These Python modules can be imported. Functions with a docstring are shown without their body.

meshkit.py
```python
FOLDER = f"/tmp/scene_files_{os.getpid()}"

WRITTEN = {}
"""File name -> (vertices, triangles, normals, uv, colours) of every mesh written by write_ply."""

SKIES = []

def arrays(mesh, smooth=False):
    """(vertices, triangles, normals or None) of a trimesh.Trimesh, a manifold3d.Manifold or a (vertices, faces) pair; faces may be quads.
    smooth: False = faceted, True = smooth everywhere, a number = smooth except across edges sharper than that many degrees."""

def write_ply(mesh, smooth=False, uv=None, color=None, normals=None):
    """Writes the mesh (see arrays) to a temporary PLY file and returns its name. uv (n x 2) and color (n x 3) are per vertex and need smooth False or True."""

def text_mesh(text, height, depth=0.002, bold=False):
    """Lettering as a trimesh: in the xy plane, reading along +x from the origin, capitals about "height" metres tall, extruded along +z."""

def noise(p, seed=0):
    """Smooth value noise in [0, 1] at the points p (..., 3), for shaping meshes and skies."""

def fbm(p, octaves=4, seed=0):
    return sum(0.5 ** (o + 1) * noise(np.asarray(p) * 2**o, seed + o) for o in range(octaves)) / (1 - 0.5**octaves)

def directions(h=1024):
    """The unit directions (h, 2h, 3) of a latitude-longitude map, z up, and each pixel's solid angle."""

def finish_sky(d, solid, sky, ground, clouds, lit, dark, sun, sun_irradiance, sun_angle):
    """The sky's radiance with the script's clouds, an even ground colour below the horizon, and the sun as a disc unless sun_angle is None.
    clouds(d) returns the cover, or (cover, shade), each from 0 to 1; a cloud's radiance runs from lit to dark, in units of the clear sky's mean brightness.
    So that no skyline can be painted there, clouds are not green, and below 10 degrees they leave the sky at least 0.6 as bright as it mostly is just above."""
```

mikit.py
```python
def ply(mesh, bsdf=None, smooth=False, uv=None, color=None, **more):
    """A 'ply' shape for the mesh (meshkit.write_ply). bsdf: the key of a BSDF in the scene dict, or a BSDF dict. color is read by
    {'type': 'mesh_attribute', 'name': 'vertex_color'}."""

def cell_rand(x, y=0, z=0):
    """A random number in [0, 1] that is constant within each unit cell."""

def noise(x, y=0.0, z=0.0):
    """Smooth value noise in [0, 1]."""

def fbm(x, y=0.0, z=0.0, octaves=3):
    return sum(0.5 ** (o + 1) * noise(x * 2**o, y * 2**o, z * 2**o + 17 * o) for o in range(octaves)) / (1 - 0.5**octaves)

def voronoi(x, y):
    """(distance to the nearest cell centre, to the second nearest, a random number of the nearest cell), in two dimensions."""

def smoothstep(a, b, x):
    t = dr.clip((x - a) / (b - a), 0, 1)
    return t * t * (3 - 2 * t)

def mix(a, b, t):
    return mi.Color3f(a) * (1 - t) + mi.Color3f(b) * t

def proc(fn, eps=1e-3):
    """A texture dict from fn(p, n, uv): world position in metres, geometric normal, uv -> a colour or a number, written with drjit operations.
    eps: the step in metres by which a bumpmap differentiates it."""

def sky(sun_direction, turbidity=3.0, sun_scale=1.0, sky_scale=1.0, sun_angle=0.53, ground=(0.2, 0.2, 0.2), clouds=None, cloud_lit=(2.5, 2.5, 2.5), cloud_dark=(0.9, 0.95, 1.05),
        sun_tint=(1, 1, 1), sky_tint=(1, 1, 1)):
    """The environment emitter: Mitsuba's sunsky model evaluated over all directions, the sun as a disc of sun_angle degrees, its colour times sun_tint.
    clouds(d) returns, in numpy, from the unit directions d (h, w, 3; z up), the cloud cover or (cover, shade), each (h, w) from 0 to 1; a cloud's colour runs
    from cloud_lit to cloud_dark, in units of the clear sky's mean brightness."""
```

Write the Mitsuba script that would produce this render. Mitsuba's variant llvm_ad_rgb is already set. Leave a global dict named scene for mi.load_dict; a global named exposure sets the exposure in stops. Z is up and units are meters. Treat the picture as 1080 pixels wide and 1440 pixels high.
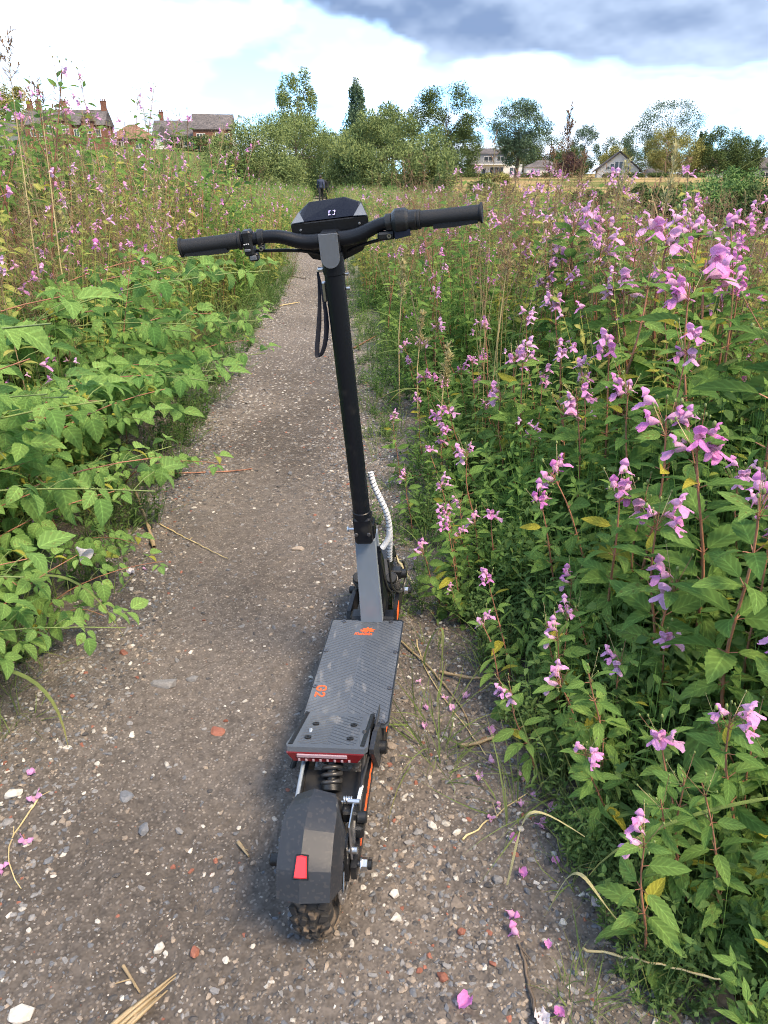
import math
import numpy as np, trimesh, manifold3d, mitsuba as mi, mikit, meshkit
import drjit as dr
from mikit import noise, fbm, voronoi, cell_rand, smoothstep, mix
T = mi.ScalarTransform4f
scene, labels = {'type': 'scene'}, {}

# ---------------------------------------------------------------- camera, sky, exposure
PITCH = math.radians(24.04)
scene['camera'] = {'type': 'perspective', 'fov': 2 * math.degrees(math.atan(540 / 1040)), 'fov_axis': 'x', 'near_clip': 0.05, 'far_clip': 3000.0,
                   'to_world': T().look_at(origin=[0, 0, 1.3], target=[0, math.cos(PITCH), 1.3 - math.sin(PITCH)], up=[0, 0, 1])}
exposure = 3.75


def sstep(a, b, x):
    t = np.clip((x - a) / (b - a), 0, 1)
    return t * t * (3 - 2 * t)


def clouds(d):
    az = np.degrees(np.arctan2(d[..., 0], d[..., 1]))
    el = np.degrees(np.arcsin(np.clip(d[..., 2], -1, 1)))
    def nz(sx, sy, o, seed, q=5):                       # cloud texture, flattened towards the horizon
        return meshkit.fbm(np.stack([np.sin(np.radians(az)) * sx, np.cos(np.radians(az)) * sx, np.sqrt(np.maximum(el, 0.0)) * sy + o], -1), q, seed)
    n1, n2, n3 = nz(7, 1.5, 0, 3), nz(16, 3.0, 5, 11), nz(4.5, 0.9, 2, 23, 4)
    cover = sstep(0.36, 0.56, 0.65 * n1 + 0.35 * n2 - 0.01)
    # a grey bank of cloud overhead and to the right, its ragged base some seven degrees up
    base = 6.7 + 3.4 * sstep(7, -10, az) + 3.6 * (n2 - 0.5) + 1.6 * (n1 - 0.5)
    bank = sstep(base - 0.35, base + 1.1, el) * np.maximum(sstep(-17, -6, az + 10 * (n3 - 0.5)), sstep(-125, -150, az)) * sstep(44, 26, el + 14 * (n1 - 0.5))
    # small grey scraps below it
    scraps = sstep(0.50, 0.64, 0.55 * n2 + 0.45 * nz(11, 2.4, 9, 37)) * sstep(2.0, 4, el) * 0.75
    high = sstep(0.45, 0.62, n3) * sstep(20, 40, el) * 0.5
    shade = np.maximum.reduce([bank * (0.86 + 0.7 * (n2 - 0.5)), 0.62 * scraps, high])
    return np.maximum.reduce([cover, bank, scraps]), np.clip(shade, 0, 1)


SUN = (0.42, -0.40, 0.82)
scene['sky_light'] = mikit.sky(SUN, turbidity=3.0, sun_scale=0.40, sky_scale=1.0, sun_angle=20, sun_tint=(1.0, 0.94, 0.84), ground=(0.08, 0.09, 0.05),
                               clouds=clouds, cloud_lit=(1.6, 1.85, 2.2), cloud_dark=(0.27, 0.39, 0.64), sky_tint=(0.70, 0.88, 1.0))

# ---------------------------------------------------------------- materials
# Foliage meshes carry uv = (kind + place across the blade, number of the leaf + place along the blade).
KINDS = dict(balsam=0, berry=1, grass=2, weed=3, autumn=4, oak=5, willow=6, bluish=7, straw=8, purple=9, seed=10, olive=11)
PAIRS = [((0.080, 0.168, 0.047), (0.195, 0.310, 0.085)), ((0.085, 0.190, 0.055), (0.255, 0.400, 0.120)), ((0.124, 0.215, 0.065), (0.227, 0.293, 0.111)),
         ((0.085, 0.169, 0.055), (0.163, 0.254, 0.091)), ((0.185, 0.260, 0.072), (0.400, 0.380, 0.120)), ((0.066, 0.108, 0.044), (0.120, 0.160, 0.062)),
         ((0.125, 0.178, 0.070), (0.230, 0.285, 0.118)), ((0.080, 0.130, 0.088), (0.130, 0.190, 0.120)), ((0.390, 0.312, 0.156), (0.500, 0.500, 0.286)),
         ((0.065, 0.039, 0.046), (0.117, 0.072, 0.072)), ((0.156, 0.098, 0.065), (0.299, 0.208, 0.143)), ((0.195, 0.208, 0.072), (0.299, 0.286, 0.104))]


def pick(kind, rows):
    c = mi.Color3f(rows[0])
    for k in range(1, len(rows)):
        c = dr.select(kind > k - 0.5, mi.Color3f(rows[k]), c)
    return c


def leaf_colour(p, n, uv):
    kind, rid = dr.floor(uv.x), dr.floor(uv.y)
    a, s = dr.abs(uv.x - kind - 0.5) * 2, uv.y - rid
    r1, r2 = cell_rand(rid, 3, 1), cell_rand(rid, 5, 2)
    patch = noise(p.x * 1.3, p.y * 1.3, p.z * 1.3)
    c = dr.lerp(pick(kind, [x[0] for x in PAIRS]), pick(kind, [x[1] for x in PAIRS]), dr.clip(0.55 * r1 + 0.75 * patch - 0.15, 0, 1))
    broad = (kind < 1.5) | (dr.abs(kind - 4) < 0.5)
    old = dr.select(broad, smoothstep(0.93, 0.98, r2 + 0.06 * (patch - 0.5)), 0)
    c = mix(c, mi.Color3f(0.42, 0.36, 0.05), old * 0.75)
    vein = smoothstep(0.75, 0.98, dr.abs(dr.sin((s * 6.0 - a * 1.8) * math.pi))) * 0.28 + smoothstep(0.10, 0.03, a) * 0.45
    c = c * (1 + dr.select(broad, vein, 0.0))
    spot = smoothstep(0.74, 0.80, noise(p.x * 160, p.y * 160, p.z * 160)) * 0.5
    c = mix(c, mi.Color3f(0.16, 0.10, 0.04), dr.select(broad, spot * smoothstep(0.5, 0.9, r1), 0))
    return mix(c, mi.Color3f(0.30, 0.25, 0.10), dr.select(dr.abs(kind - 2) < 0.5, smoothstep(0.55, 1.0, s + 0.5 * (r2 - 0.5)) * 0.6, 0))


def petal_colour(p, n, uv):
    kind, rid = dr.floor(uv.x), dr.floor(uv.y)
    r = cell_rand(rid, 2, 7)
    patch = noise(p.x * 2.1, p.y * 2.1, p.z * 2.1)
    c = mix((0.78, 0.52, 0.77), (0.70, 0.24, 0.62), dr.clip(0.6 * r + 0.9 * patch - 0.25, 0, 1))
    c = dr.select(kind > 1.5, mi.Color3f(0.80, 0.76, 0.82), dr.select(kind > 0.5, mix(c, (0.80, 0.55, 0.66), 0.55), c))
    return c * (0.85 + 0.2 * noise(p.x * 300, p.y * 300, p.z * 300))


STEMS = [(0.30, 0.14, 0.090), (0.150, 0.200, 0.065), (0.45, 0.37, 0.20), (0.110, 0.085, 0.065), (0.26, 0.20, 0.12)]


def stem_colour(p, n, uv):
    kind = dr.floor(uv.x)
    return pick(kind, STEMS) * (0.7 + 0.6 * noise(p.x * 40, p.y * 40, p.z * 25))


STONES = [(0.190, 0.190, 0.197), (0.42, 0.405, 0.38), (0.225, 0.190, 0.160), (0.075, 0.073, 0.076), (0.21, 0.085, 0.060), (0.120, 0.130, 0.150)]


def stone_colour(p, n, uv):
    kind, rid = dr.floor(uv.x), dr.floor(uv.y)
    v = fbm(p.x * 260, p.y * 260, p.z * 260, 2)
    return pick(kind, STONES) * (0.70 + 0.35 * cell_rand(rid, 1, 4) + 0.4 * (v - 0.5))


def path_mask(x, y):
    """How far across the path, 0 in the middle, 1 at either edge."""
    return dr.abs(x - (-0.335 - 0.062 * y)) / 0.56


def dirt_colour(p, n, uv):
    e = path_mask(p.x, p.y)
    big = fbm(p.x * 2.2, p.y * 1.3, 0, 3)
    c = mix((0.052, 0.045, 0.040), (0.102, 0.090, 0.082), dr.clip(big * 1.7 - 0.4 + 0.18 * e, 0, 1))
    c = mix(c, mi.Color3f(0.108, 0.097, 0.088), smoothstep(3.0, 9.0, p.y) * 0.6)
    d1, d2, w = voronoi(p.x * 120, p.y * 120)
    grain = smoothstep(0.42, 0.30, d1) * smoothstep(0.60, 0.75, w + 0.20 * (big - 0.5) + 0.10 * e)
    g = mix((0.12, 0.105, 0.095), (0.24, 0.22, 0.205), cell_rand(w * 9999.0, 2, 2))
    c = mix(c, g, grain * 0.8)
    d1, d2, w = voronoi(p.x * 42 + 7, p.y * 42)
    grain = smoothstep(0.40, 0.30, d1) * smoothstep(0.74, 0.80, w + 0.22 * (big - 0.5) + 0.10 * e) * smoothstep(2.5, 5.0, p.y)
    c = mix(c, mix((0.12, 0.115, 0.11), (0.33, 0.32, 0.305), cell_rand(w * 9999.0, 4, 2)), grain)
    moss = smoothstep(0.85, 1.15, e + 0.5 * (big - 0.5)) * smoothstep(4, 9, p.y) * 0.5
    c = mix(c, mi.Color3f(0.10, 0.12, 0.045), moss)
    return c * (0.55 + 0.45 * noise(p.x * 75, p.y * 75, 1) + 0.50 * noise(p.x * 260, p.y * 260, 2))


def dirt_height(p, n, uv):
    d1, d2, w = voronoi(p.x * 120, p.y * 120)
    return 0.6 * fbm(p.x * 45, p.y * 45, 0, 3) + 0.35 * smoothstep(0.45, 0.1, d1) * smoothstep(0.5, 0.8, w)


def ground_colour(p, n, uv):
    k = fbm(p.x * 1.5, p.y * 1.5, 0, 3)
    near = mix((0.035, 0.030, 0.020), (0.060, 0.062, 0.026), k)
    f = fbm(p.x * 0.06, p.y * 0.10, 3, 3)
    gold = mix((0.25, 0.19, 0.095), (0.32, 0.24, 0.125), noise(p.x * 0.9, p.y * 0.3, 0))
    far = mix(gold, (0.085, 0.115, 0.040), smoothstep(0.52, 0.62, f) * 0.8)
    far = mix(mi.Color3f(0.09, 0.12, 0.045), far, smoothstep(-5, 15, p.x))
    return mix(near, far, smoothstep(30, 75, p.y))


def proc(fn, **k):
    return mikit.proc(fn, **k)


scene['leaf'] = {'type': 'principledthin', 'base_color': proc(leaf_colour), 'roughness': 0.45, 'diff_trans': 0.95, 'eta': 1.35}
scene['far_leaf'] = {'type': 'twosided', 'b': {'type': 'diffuse', 'reflectance': proc(leaf_colour)}}
scene['petal'] = {'type': 'principledthin', 'base_color': proc(petal_colour), 'roughness': 0.6, 'diff_trans': 0.9, 'eta': 1.2}
scene['stem'] = {'type': 'twosided', 'b': {'type': 'principled', 'base_color': proc(stem_colour), 'roughness': 0.5, 'specular': 0.4}}
scene['stone_surface'] = {'type': 'twosided', 'b': {'type': 'principled', 'base_color': proc(stone_colour), 'roughness': 0.7, 'specular': 0.35}}
scene['dirt'] = {'type': 'bumpmap', 'scale': 0.011, 'b0': proc(dirt_height, eps=0.0015), 'b': {'type': 'twosided', 'b': {'type': 'principled', 'base_color': proc(dirt_colour), 'roughness': 0.8, 'specular': 0.25}}}
scene['earth'] = {'type': 'twosided', 'b': {'type': 'diffuse', 'reflectance': proc(ground_colour)}}


def flat(name, rgb, rough=0.5, **k):
    scene[name] = {'type': 'twosided', 'b': {'type': 'principled', 'base_color': {'type': 'rgb', 'value': list(rgb)}, 'roughness': rough, **k}}


# ---------------------------------------------------------------- mesh helpers
def unit(v):
    v = np.asarray(v, float)
    return v / max(np.linalg.norm(v), 1e-12)


class B:
    """Collects pieces with uv and makes one mesh of them."""
    def __init__(self):
        self.v, self.f, self.uv, self.n = [], [], [], 0

    def add(self, v, f, uv):
        self.v.append(np.asarray(v, float)); self.f.append(np.asarray(f, int) + self.n); self.uv.append(np.asarray(uv, float))
        self.n += len(v)

    def take(self, o, m=np.eye(4)):
        v = np.vstack(o.v)
        self.add(v @ m[:3, :3].T + m[:3, 3], np.vstack(o.f), np.vstack(o.uv))

    def ply(self, bsdf, smooth=True):
        return mikit.ply((np.vstack(self.v), np.vstack(self.f)), bsdf, smooth=smooth, uv=np.vstack(self.uv))

    def tube(self, pts, rad, sides=5, kind=0, rid=0):
        p = np.asarray(pts, float)
        t = np.gradient(p, axis=0); t /= np.linalg.norm(t, axis=1, keepdims=True) + 1e-12
        ref = np.array([0.31, 0.92, 0.23])
        a = np.cross(t, ref); a /= np.linalg.norm(a, axis=1, keepdims=True) + 1e-12
        b = np.cross(t, a)
        ang = np.arange(sides) * 2 * np.pi / sides
        r = np.broadcast_to(np.asarray(rad, float), (len(p),))
        v = p[:, None] + r[:, None, None] * (np.cos(ang)[None, :, None] * a[:, None] + np.sin(ang)[None, :, None] * b[:, None])
        i, j = np.meshgrid(np.arange(len(p) - 1), np.arange(sides), indexing='ij')
        q = np.stack([i * sides + j, i * sides + (j + 1) % sides, (i + 1) * sides + (j + 1) % sides, (i + 1) * sides + j], -1).reshape(-1, 4)
        uv = np.stack([np.full(len(p) * sides, kind + 0.5), np.repeat(rid + np.linspace(0.01, 0.98, len(p)), sides)], 1)
        self.add(v.reshape(-1, 3), np.vstack([q[:, [0, 1, 2]], q[:, [0, 2, 3]]]), uv)

    def leaf(self, base, d, up, L, W, kind, rid, nseg=5, ncr=1, bend=0.5, fold=0.25, serr=0.0, shape='lance', corr=0.0, twist=0.0):
        d = unit(d); x = np.cross(d, up); x = unit(x) if np.linalg.norm(x) > 1e-6 else np.array([1.0, 0, 0]); z = np.cross(x, d)
        s = np.linspace(0, 1, nseg + 1)
        if shape == 'lance':
            w = np.sin(np.pi * s ** 0.75) ** 0.85
        elif shape == 'ovate':
            w = np.sin(np.pi * np.clip(s * 0.97 + 0.015, 0, 1) ** 0.74) ** 0.85 * (1 - 0.22 * s ** 3)
        else:                                             # blade of grass
            w = np.minimum(1, 4 * s + 0.3) * (1 - s ** 1.6)
        w = (np.array([0.75, 0.55]) if nseg == 1 else np.maximum(w, 0.02)) * W / 2
        if serr:
            w = w * (1 + serr * np.where(np.arange(nseg + 1) % 2 == 0, 1, -1))
        ang = bend * s
        dy, dz = np.cos(ang) * L / nseg, -np.sin(ang) * L / nseg
        y = np.concatenate([[0], np.cumsum(dy[1:])]); h = np.concatenate([[0], np.cumsum(dz[1:])])
        u = np.linspace(-1, 1, 2 * ncr + 1)
        X = w[:, None] * u[None]
        Z = h[:, None] + fold * np.abs(X) + (corr * W * np.sin((s[:, None] * 6.0 - np.abs(u)[None] * 1.8) * np.pi * 2) * np.abs(u)[None] * (1 - 0.4 * np.abs(u)[None]) if corr else 0)
        if twist:
            c, sn = np.cos(twist * s)[:, None], np.sin(twist * s)[:, None]
            X, Z = X * c, Z + X * sn
        v = np.asarray(base)[None, None] + X[..., None] * x + y[:, None, None] * d + Z[..., None] * z
        m = 2 * ncr + 1
        i, j = np.meshgrid(np.arange(nseg), np.arange(m - 1), indexing='ij')
        q = np.stack([i * m + j, i * m + j + 1, (i + 1) * m + j + 1, (i + 1) * m + j], -1).reshape(-1, 4)
        U = np.broadcast_to(kind + 0.5 + 0.48 * u[None], (nseg + 1, m)); V = np.broadcast_to(rid + 0.01 + 0.97 * s[:, None], (nseg + 1, m))
        self.add(v.reshape(-1, 3), np.vstack([q[:, [0, 1, 2]], q[:, [0, 2, 3]]]), np.stack([U.ravel(), V.ravel()], 1))

    def blob(self, c, r, kind, rid, flatten=1.0):
        v = ICO.vertices * np.asarray(r) * np.array([1, 1, flatten]) + np.asarray(c)
        self.add(v, ICO.faces, np.tile([[kind + 0.5, rid + 0.5]], (len(v), 1)))

    def grid(self, P, kind, rid):
        n, m = P.shape[:2]
        i, j = np.meshgrid(np.arange(n - 1), np.arange(m - 1), indexing='ij')
        q = np.stack([i * m + j, i * m + j + 1, (i + 1) * m + j + 1, (i + 1) * m + j], -1).reshape(-1, 4)
        V, U = np.meshgrid(np.linspace(0.01, 0.98, n), np.linspace(0.02, 0.98, m), indexing='ij')
        self.add(P.reshape(-1, 3), np.vstack([q[:, [0, 1, 2]], q[:, [0, 2, 3]]]), np.stack([kind + U.ravel(), rid + V.ravel()], 1))


ICO = trimesh.creation.icosphere(subdivisions=0)
COUNT = {}


def numbered(name):
    COUNT[name] = COUNT.get(name, -1) + 1
    return name if COUNT[name] == 0 else f'{name}_{COUNT[name]:03d}'


def tag(key, label=None, category=None, group=None, kind=None):
    labels[key] = {k: v for k, v in dict(label=label, category=category, group=group, kind=kind).items() if v}
    return key


ORD = 'first second third fourth fifth sixth seventh eighth ninth tenth eleventh twelfth'.split() + [f'{k}th' for k in range(13, 21)] + ['21st', '22nd', '23rd'] + [f'{k}th' for k in range(24, 31)] + ['31st', '32nd', '33rd'] + [f'{k}th' for k in range(34, 41)] + ['41st', '42nd', '43rd'] + [f'{k}th' for k in range(44, 51)]


def rank(rows, text):
    """Own labels for alike plants: rows of (key, band, distance from the path); text(band) with {} for the count from the path."""
    for band_ in sorted({r_[1] for r_ in rows}):
        for n_, r_ in enumerate(sorted((r_ for r_ in rows if r_[1] == band_), key=lambda r_: r_[2])):
            labels[r_[0]]['label'] = text[band_].format(ORD[n_])


def put(key, mesh, bsdf, smooth=False, M=None, **k):
    """One entry; key is numbered when taken."""
    key = numbered(key)
    d = mesh if isinstance(mesh, dict) else mesh.ply(bsdf, smooth or True) if isinstance(mesh, B) else mikit.ply(mesh, bsdf, smooth=smooth)
    scene[key] = {**d, 'to_world': T(np.asarray(M))} if M is not None else dict(d)
    if k:
        tag(key, **k)
    return key


def place(x, y, z, rz=0.0, s=1.0, tilt=0.0, taz=0.0):
    c, sn = math.cos(rz), math.sin(rz)
    R = np.array([[c, -sn, 0], [sn, c, 0], [0, 0, 1.0]])
    if tilt:
        ax = np.array([-math.sin(taz), math.cos(taz), 0])
        R = trimesh.transformations.rotation_matrix(tilt, ax)[:3, :3] @ R
    m = np.eye(4); m[:3, :3] = R * s; m[:3, 3] = (x, y, z)
    return m


def inst(key, group, m):
    scene[key] = {'type': 'instance', 'to_world': T(m), 'group': {'type': 'ref', 'id': group}}
    return key


# ---------------------------------------------------------------- the ground
def centre(y):
    return -0.335 - 0.062 * y - 0.00035 * np.maximum(y - 10, 0) ** 2 * (np.asarray(y) < 62) - 0.95 * (np.asarray(y) >= 62)


def half(y):
    return np.interp(y, [0.8, 1.6, 3, 5.6, 11.5, 25, 60], [0.60, 0.56, 0.52, 0.45, 0.37, 0.37, 0.42]) + 0.025 * np.sin(np.asarray(y) * 1.9)


def ground_z(x, y):
    x, y = np.asarray(x, float), np.asarray(y, float)
    a = x / np.maximum(y, 1)
    hill = 2.4 + 6.6 * sstep(-0.05, -0.24, a)
    z = hill * sstep(70, 215, y) + 0.5 * np.maximum(y - 230, 0) * 0.02
    e = np.abs(x - centre(y)) - half(y)
    bank = 0.10 * sstep(0.0, 1.2, e) + 0.05 * (meshkit.noise(np.stack([x * 0.8, y * 0.8, 0 * x], -1), 4) - 0.5) * sstep(0, 1, e)
    fall = -0.9 * sstep(1.5, 9.0, x - centre(y)) * sstep(75, 45, y)
    rut = -0.012 * sstep(0.45, 0.0, np.abs(x - centre(y)))
    return z + fall + bank * sstep(80, 40, y) + rut * sstep(60, 20, y)


def sheet(xs, ys, dz=0.0, warp=None, rel=0.0):
    Y, X = np.meshgrid(ys, xs, indexing='ij')
    if warp is not None:
        X = warp(X, Y)
    Z = ground_z(X, Y) + dz
    if rel:
        Z = Z + rel * (meshkit.fbm(np.stack([X * 9, Y * 9, 0 * X], -1), 4, 8) - 0.5)
    n, m = X.shape
    i, j = np.meshgrid(np.arange(n - 1), np.arange(m - 1), indexing='ij')
    q = np.stack([i * m + j, i * m + j + 1, (i + 1) * m + j + 1, (i + 1) * m + j], -1).reshape(-1, 4)
    return np.stack([X, Y, Z], -1).reshape(-1, 3), np.vstack([q[:, [0, 1, 2]], q[:, [0, 2, 3]]])


sx = np.sinh(np.linspace(-7.2, 7.2, 160)); sx = sx / sx.max() * 700
sy = np.concatenate([np.linspace(-60, 0, 12), np.geomspace(0.3, 1500, 150)])
put('ground', sheet(sx, sy, dz=-0.03), 'earth', smooth=True, kind='structure', label='earth and golden field under and beyond the wild plants', category='ground')
yy = np.concatenate([np.arange(0.25, 5.5, 0.014), np.geomspace(5.52, 80, 160)])
put('path', sheet(np.linspace(-1, 1, 120), yy, 0.004, lambda t, y: centre(y) + t * (half(y) + 0.36), 0.030), 'dirt', smooth=True,
    kind='structure', label='narrow brown dirt and gravel path running straight away between the plants', category='path')


def path_z(x, y):
    p = np.array([x * 9.0, y * 9.0, 0.0])
    return float(ground_z(x, y)) + 0.004 + 0.030 * (float(meshkit.fbm(p, 4, 8)) - 0.5)


# stones: the larger ones are pieces of the path, the small ones its gravel
R = np.random.default_rng(7)


def pebble(rng, kind, rid, n=14, ang=0.5):
    p = rng.normal(size=(n, 3)); p /= np.linalg.norm(p, axis=1, keepdims=True)
    p *= (1 - ang * rng.random((n, 1)) * 0.5) * np.array([1.0, 0.72, 0.5])
    h = trimesh.convex.convex_hull(p)
    b = B(); b.add(h.vertices, h.faces, np.tile([[kind + 0.5, rid + 0.5]], (len(h.vertices), 1)))
    return b


peb = [[pebble(R, k, 10 * k + j, 16).ply('stone_surface', True) if False else pebble(R, k, 10 * k + j, 16) for j in range(4)] for k in range(6)]
peb_ply = [[mikit.ply((np.vstack(b.v), np.vstack(b.f)), 'stone_surface', smooth=False, uv=np.vstack(b.uv)) for b in row] for row in peb]
KW = [0.34, 0.10, 0.19, 0.16, 0.03, 0.18]


def stony(rng, ylo, yhi, power):
    """A spot on the path, oftener towards its gravelly edges and in patches."""
    while True:
        y = ylo + (yhi - ylo) * rng.random() ** power
        t = rng.uniform(-1.3, 1.45)
        if t < -1.1 and y > 2.0 or t > 1.2 and y > 2.2:
            continue
        x = float(centre(y) + t * half(y))
        dens = 0.13 + 1.0 * sstep(0.30, 0.95, abs(t + 0.05)) + 0.30 * sstep(1.2, 0.8, y) + (0.6 if t < -0.45 and y < 2.4 else 0)
        dens *= 0.35 + 1.3 * float(meshkit.fbm(np.array([x * 3.0, y * 3.0, 2.0]), 3, 5))
        if rng.random() < dens:
            return x, y


def stone_matrix(rng, x, y, s):
    m = place(x, y, 0, rng.uniform(0, 6.28), 1, rng.uniform(0, 0.35), rng.uniform(0, 6.28))
    m[:3, :3] = m[:3, :3] @ np.diag(s * np.array([1, rng.uniform(0.75, 1.1), rng.uniform(0.7, 1.1)]))
    m[2, 3] = path_z(x, y) + s * rng.uniform(-0.16, 0.20)
    return m


for i in range(300):
    x, y = stony(R, 0.62, 3.6, 1.25)
    k = R.choice(6, p=KW)
    scene[numbered('path__stone')] = {**peb_ply[k][R.integers(4)], 'to_world': T(stone_matrix(R, x, y, R.uniform(0.0085, 0.016) if i > 30 else R.uniform(0.014, 0.024)))}
grav = B()
for i in range(26000):
    far = i > 19500
    x, y = stony(R, 3.0 if far else 0.6, 13 if far else 4.2, 1.3)
    s = R.uniform(0.006, 0.014) if far else 0.0024 + 0.0088 * R.random() ** 1.7
    grav.take(peb[R.choice(6, p=KW)][R.integers(4)], stone_matrix(R, x, y, s))
tiny = [[pebble(R, k, 10 * k + j, 8) for j in range(3)] for k in range(6)]
for i in range(17000):
    while True:
        y = 0.6 + 3.6 * R.random() ** 1.4; x = float(centre(y) + R.uniform(-1.25, 1.4) * half(y))
        if R.random() < 0.25 + 1.2 * float(meshkit.fbm(np.array([x * 5.0, y * 5.0, 9.0]), 2, 6)) ** 2:
            break
    grav.take(tiny[R.choice(6, p=KW)][R.integers(3)], stone_matrix(R, x, y, R.uniform(0.0016, 0.0036)))
scene['path__gravel'] = mikit.ply((np.vstack(grav.v), np.vstack(grav.f)), 'stone_surface', smooth=False, uv=np.vstack(grav.uv))
tag('path__gravel', kind='stuff', label='small grey, white and tan gravel pressed into the path')

# ---------------------------------------------------------------- plants
UP = np.array([0, 0, 1.0])


def polar(az, el):
    return np.array([math.cos(az) * math.cos(el), math.sin(az) * math.cos(el), math.sin(el)])


def flower(b, c, az, s, rid, lod=2, pitch=-0.2):
    """A hooded balsam flower: pouch behind, two lobed lips hanging in front, a hood above. About 3.5 cm at s = 1."""
    f = polar(az, pitch); r = unit(np.cross(f, UP)); u = np.cross(r, f)
    W = lambda X, Y, Z: np.asarray(c) + s * 0.01 * (np.asarray(X)[..., None] * f + np.asarray(Y)[..., None] * r + np.asarray(Z)[..., None] * u)
    n, m = (7, 9) if lod == 2 else (3, 5)
    t = np.linspace(0, 1, n)[:, None]; a = np.linspace(0, 2 * np.pi, m)[None]
    rad = 0.95 * np.sin(np.clip(t * 0.92 + 0.08, 0, 1) * np.pi / 2) ** 0.8
    b.grid(W(-1.9 + 1.9 * t + 0 * a, rad * np.cos(a), rad * 1.1 * np.sin(a) - 0.5 * (1 - t) ** 2), 1, rid)
    n, m = (6, 7) if lod == 2 else (3, 3)
    t = np.linspace(0, 1, n)[:, None]; a = np.linspace(-1, 1, m)[None]
    w = 1.25 * np.sin(np.pi * (0.22 + 0.70 * t)) * (1 + 0.12 * np.cos(a * 9) * t)
    b.grid(W(0.1 - 0.9 * np.sin(t * 2.4) + 0.35 * a ** 2 + 0.9 * t ** 2, w * a, 0.7 + 1.9 * t - 0.25 * a ** 2 * t), 0, rid)
    for sd in (-1, 1):
        w = 0.85 * np.sin(np.pi * (0.15 + 0.75 * t)) + 0.45 * np.exp(-((t - 0.72) / 0.16) ** 2)
        q = 0.14 * np.sin(a * 4 + t * 7)
        b.grid(W(0.2 + 2.3 * t ** 0.9 + q, sd * (0.35 + 0.95 * t) + w * a * 0.9, -0.45 - 0.9 * t - 0.45 * sd * a * w + q), 0, rid + 0)
    if lod == 2:
        p = np.linspace(0, 1, 5)[:, None]
        b.tube(W(-1.8 - 0.5 * p[:, 0], 0 * p[:, 0], -0.5 - 0.9 * p[:, 0] ** 1.5), np.linspace(0.0018, 0.0006, 5) * s, 4, 1, rid)


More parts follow.
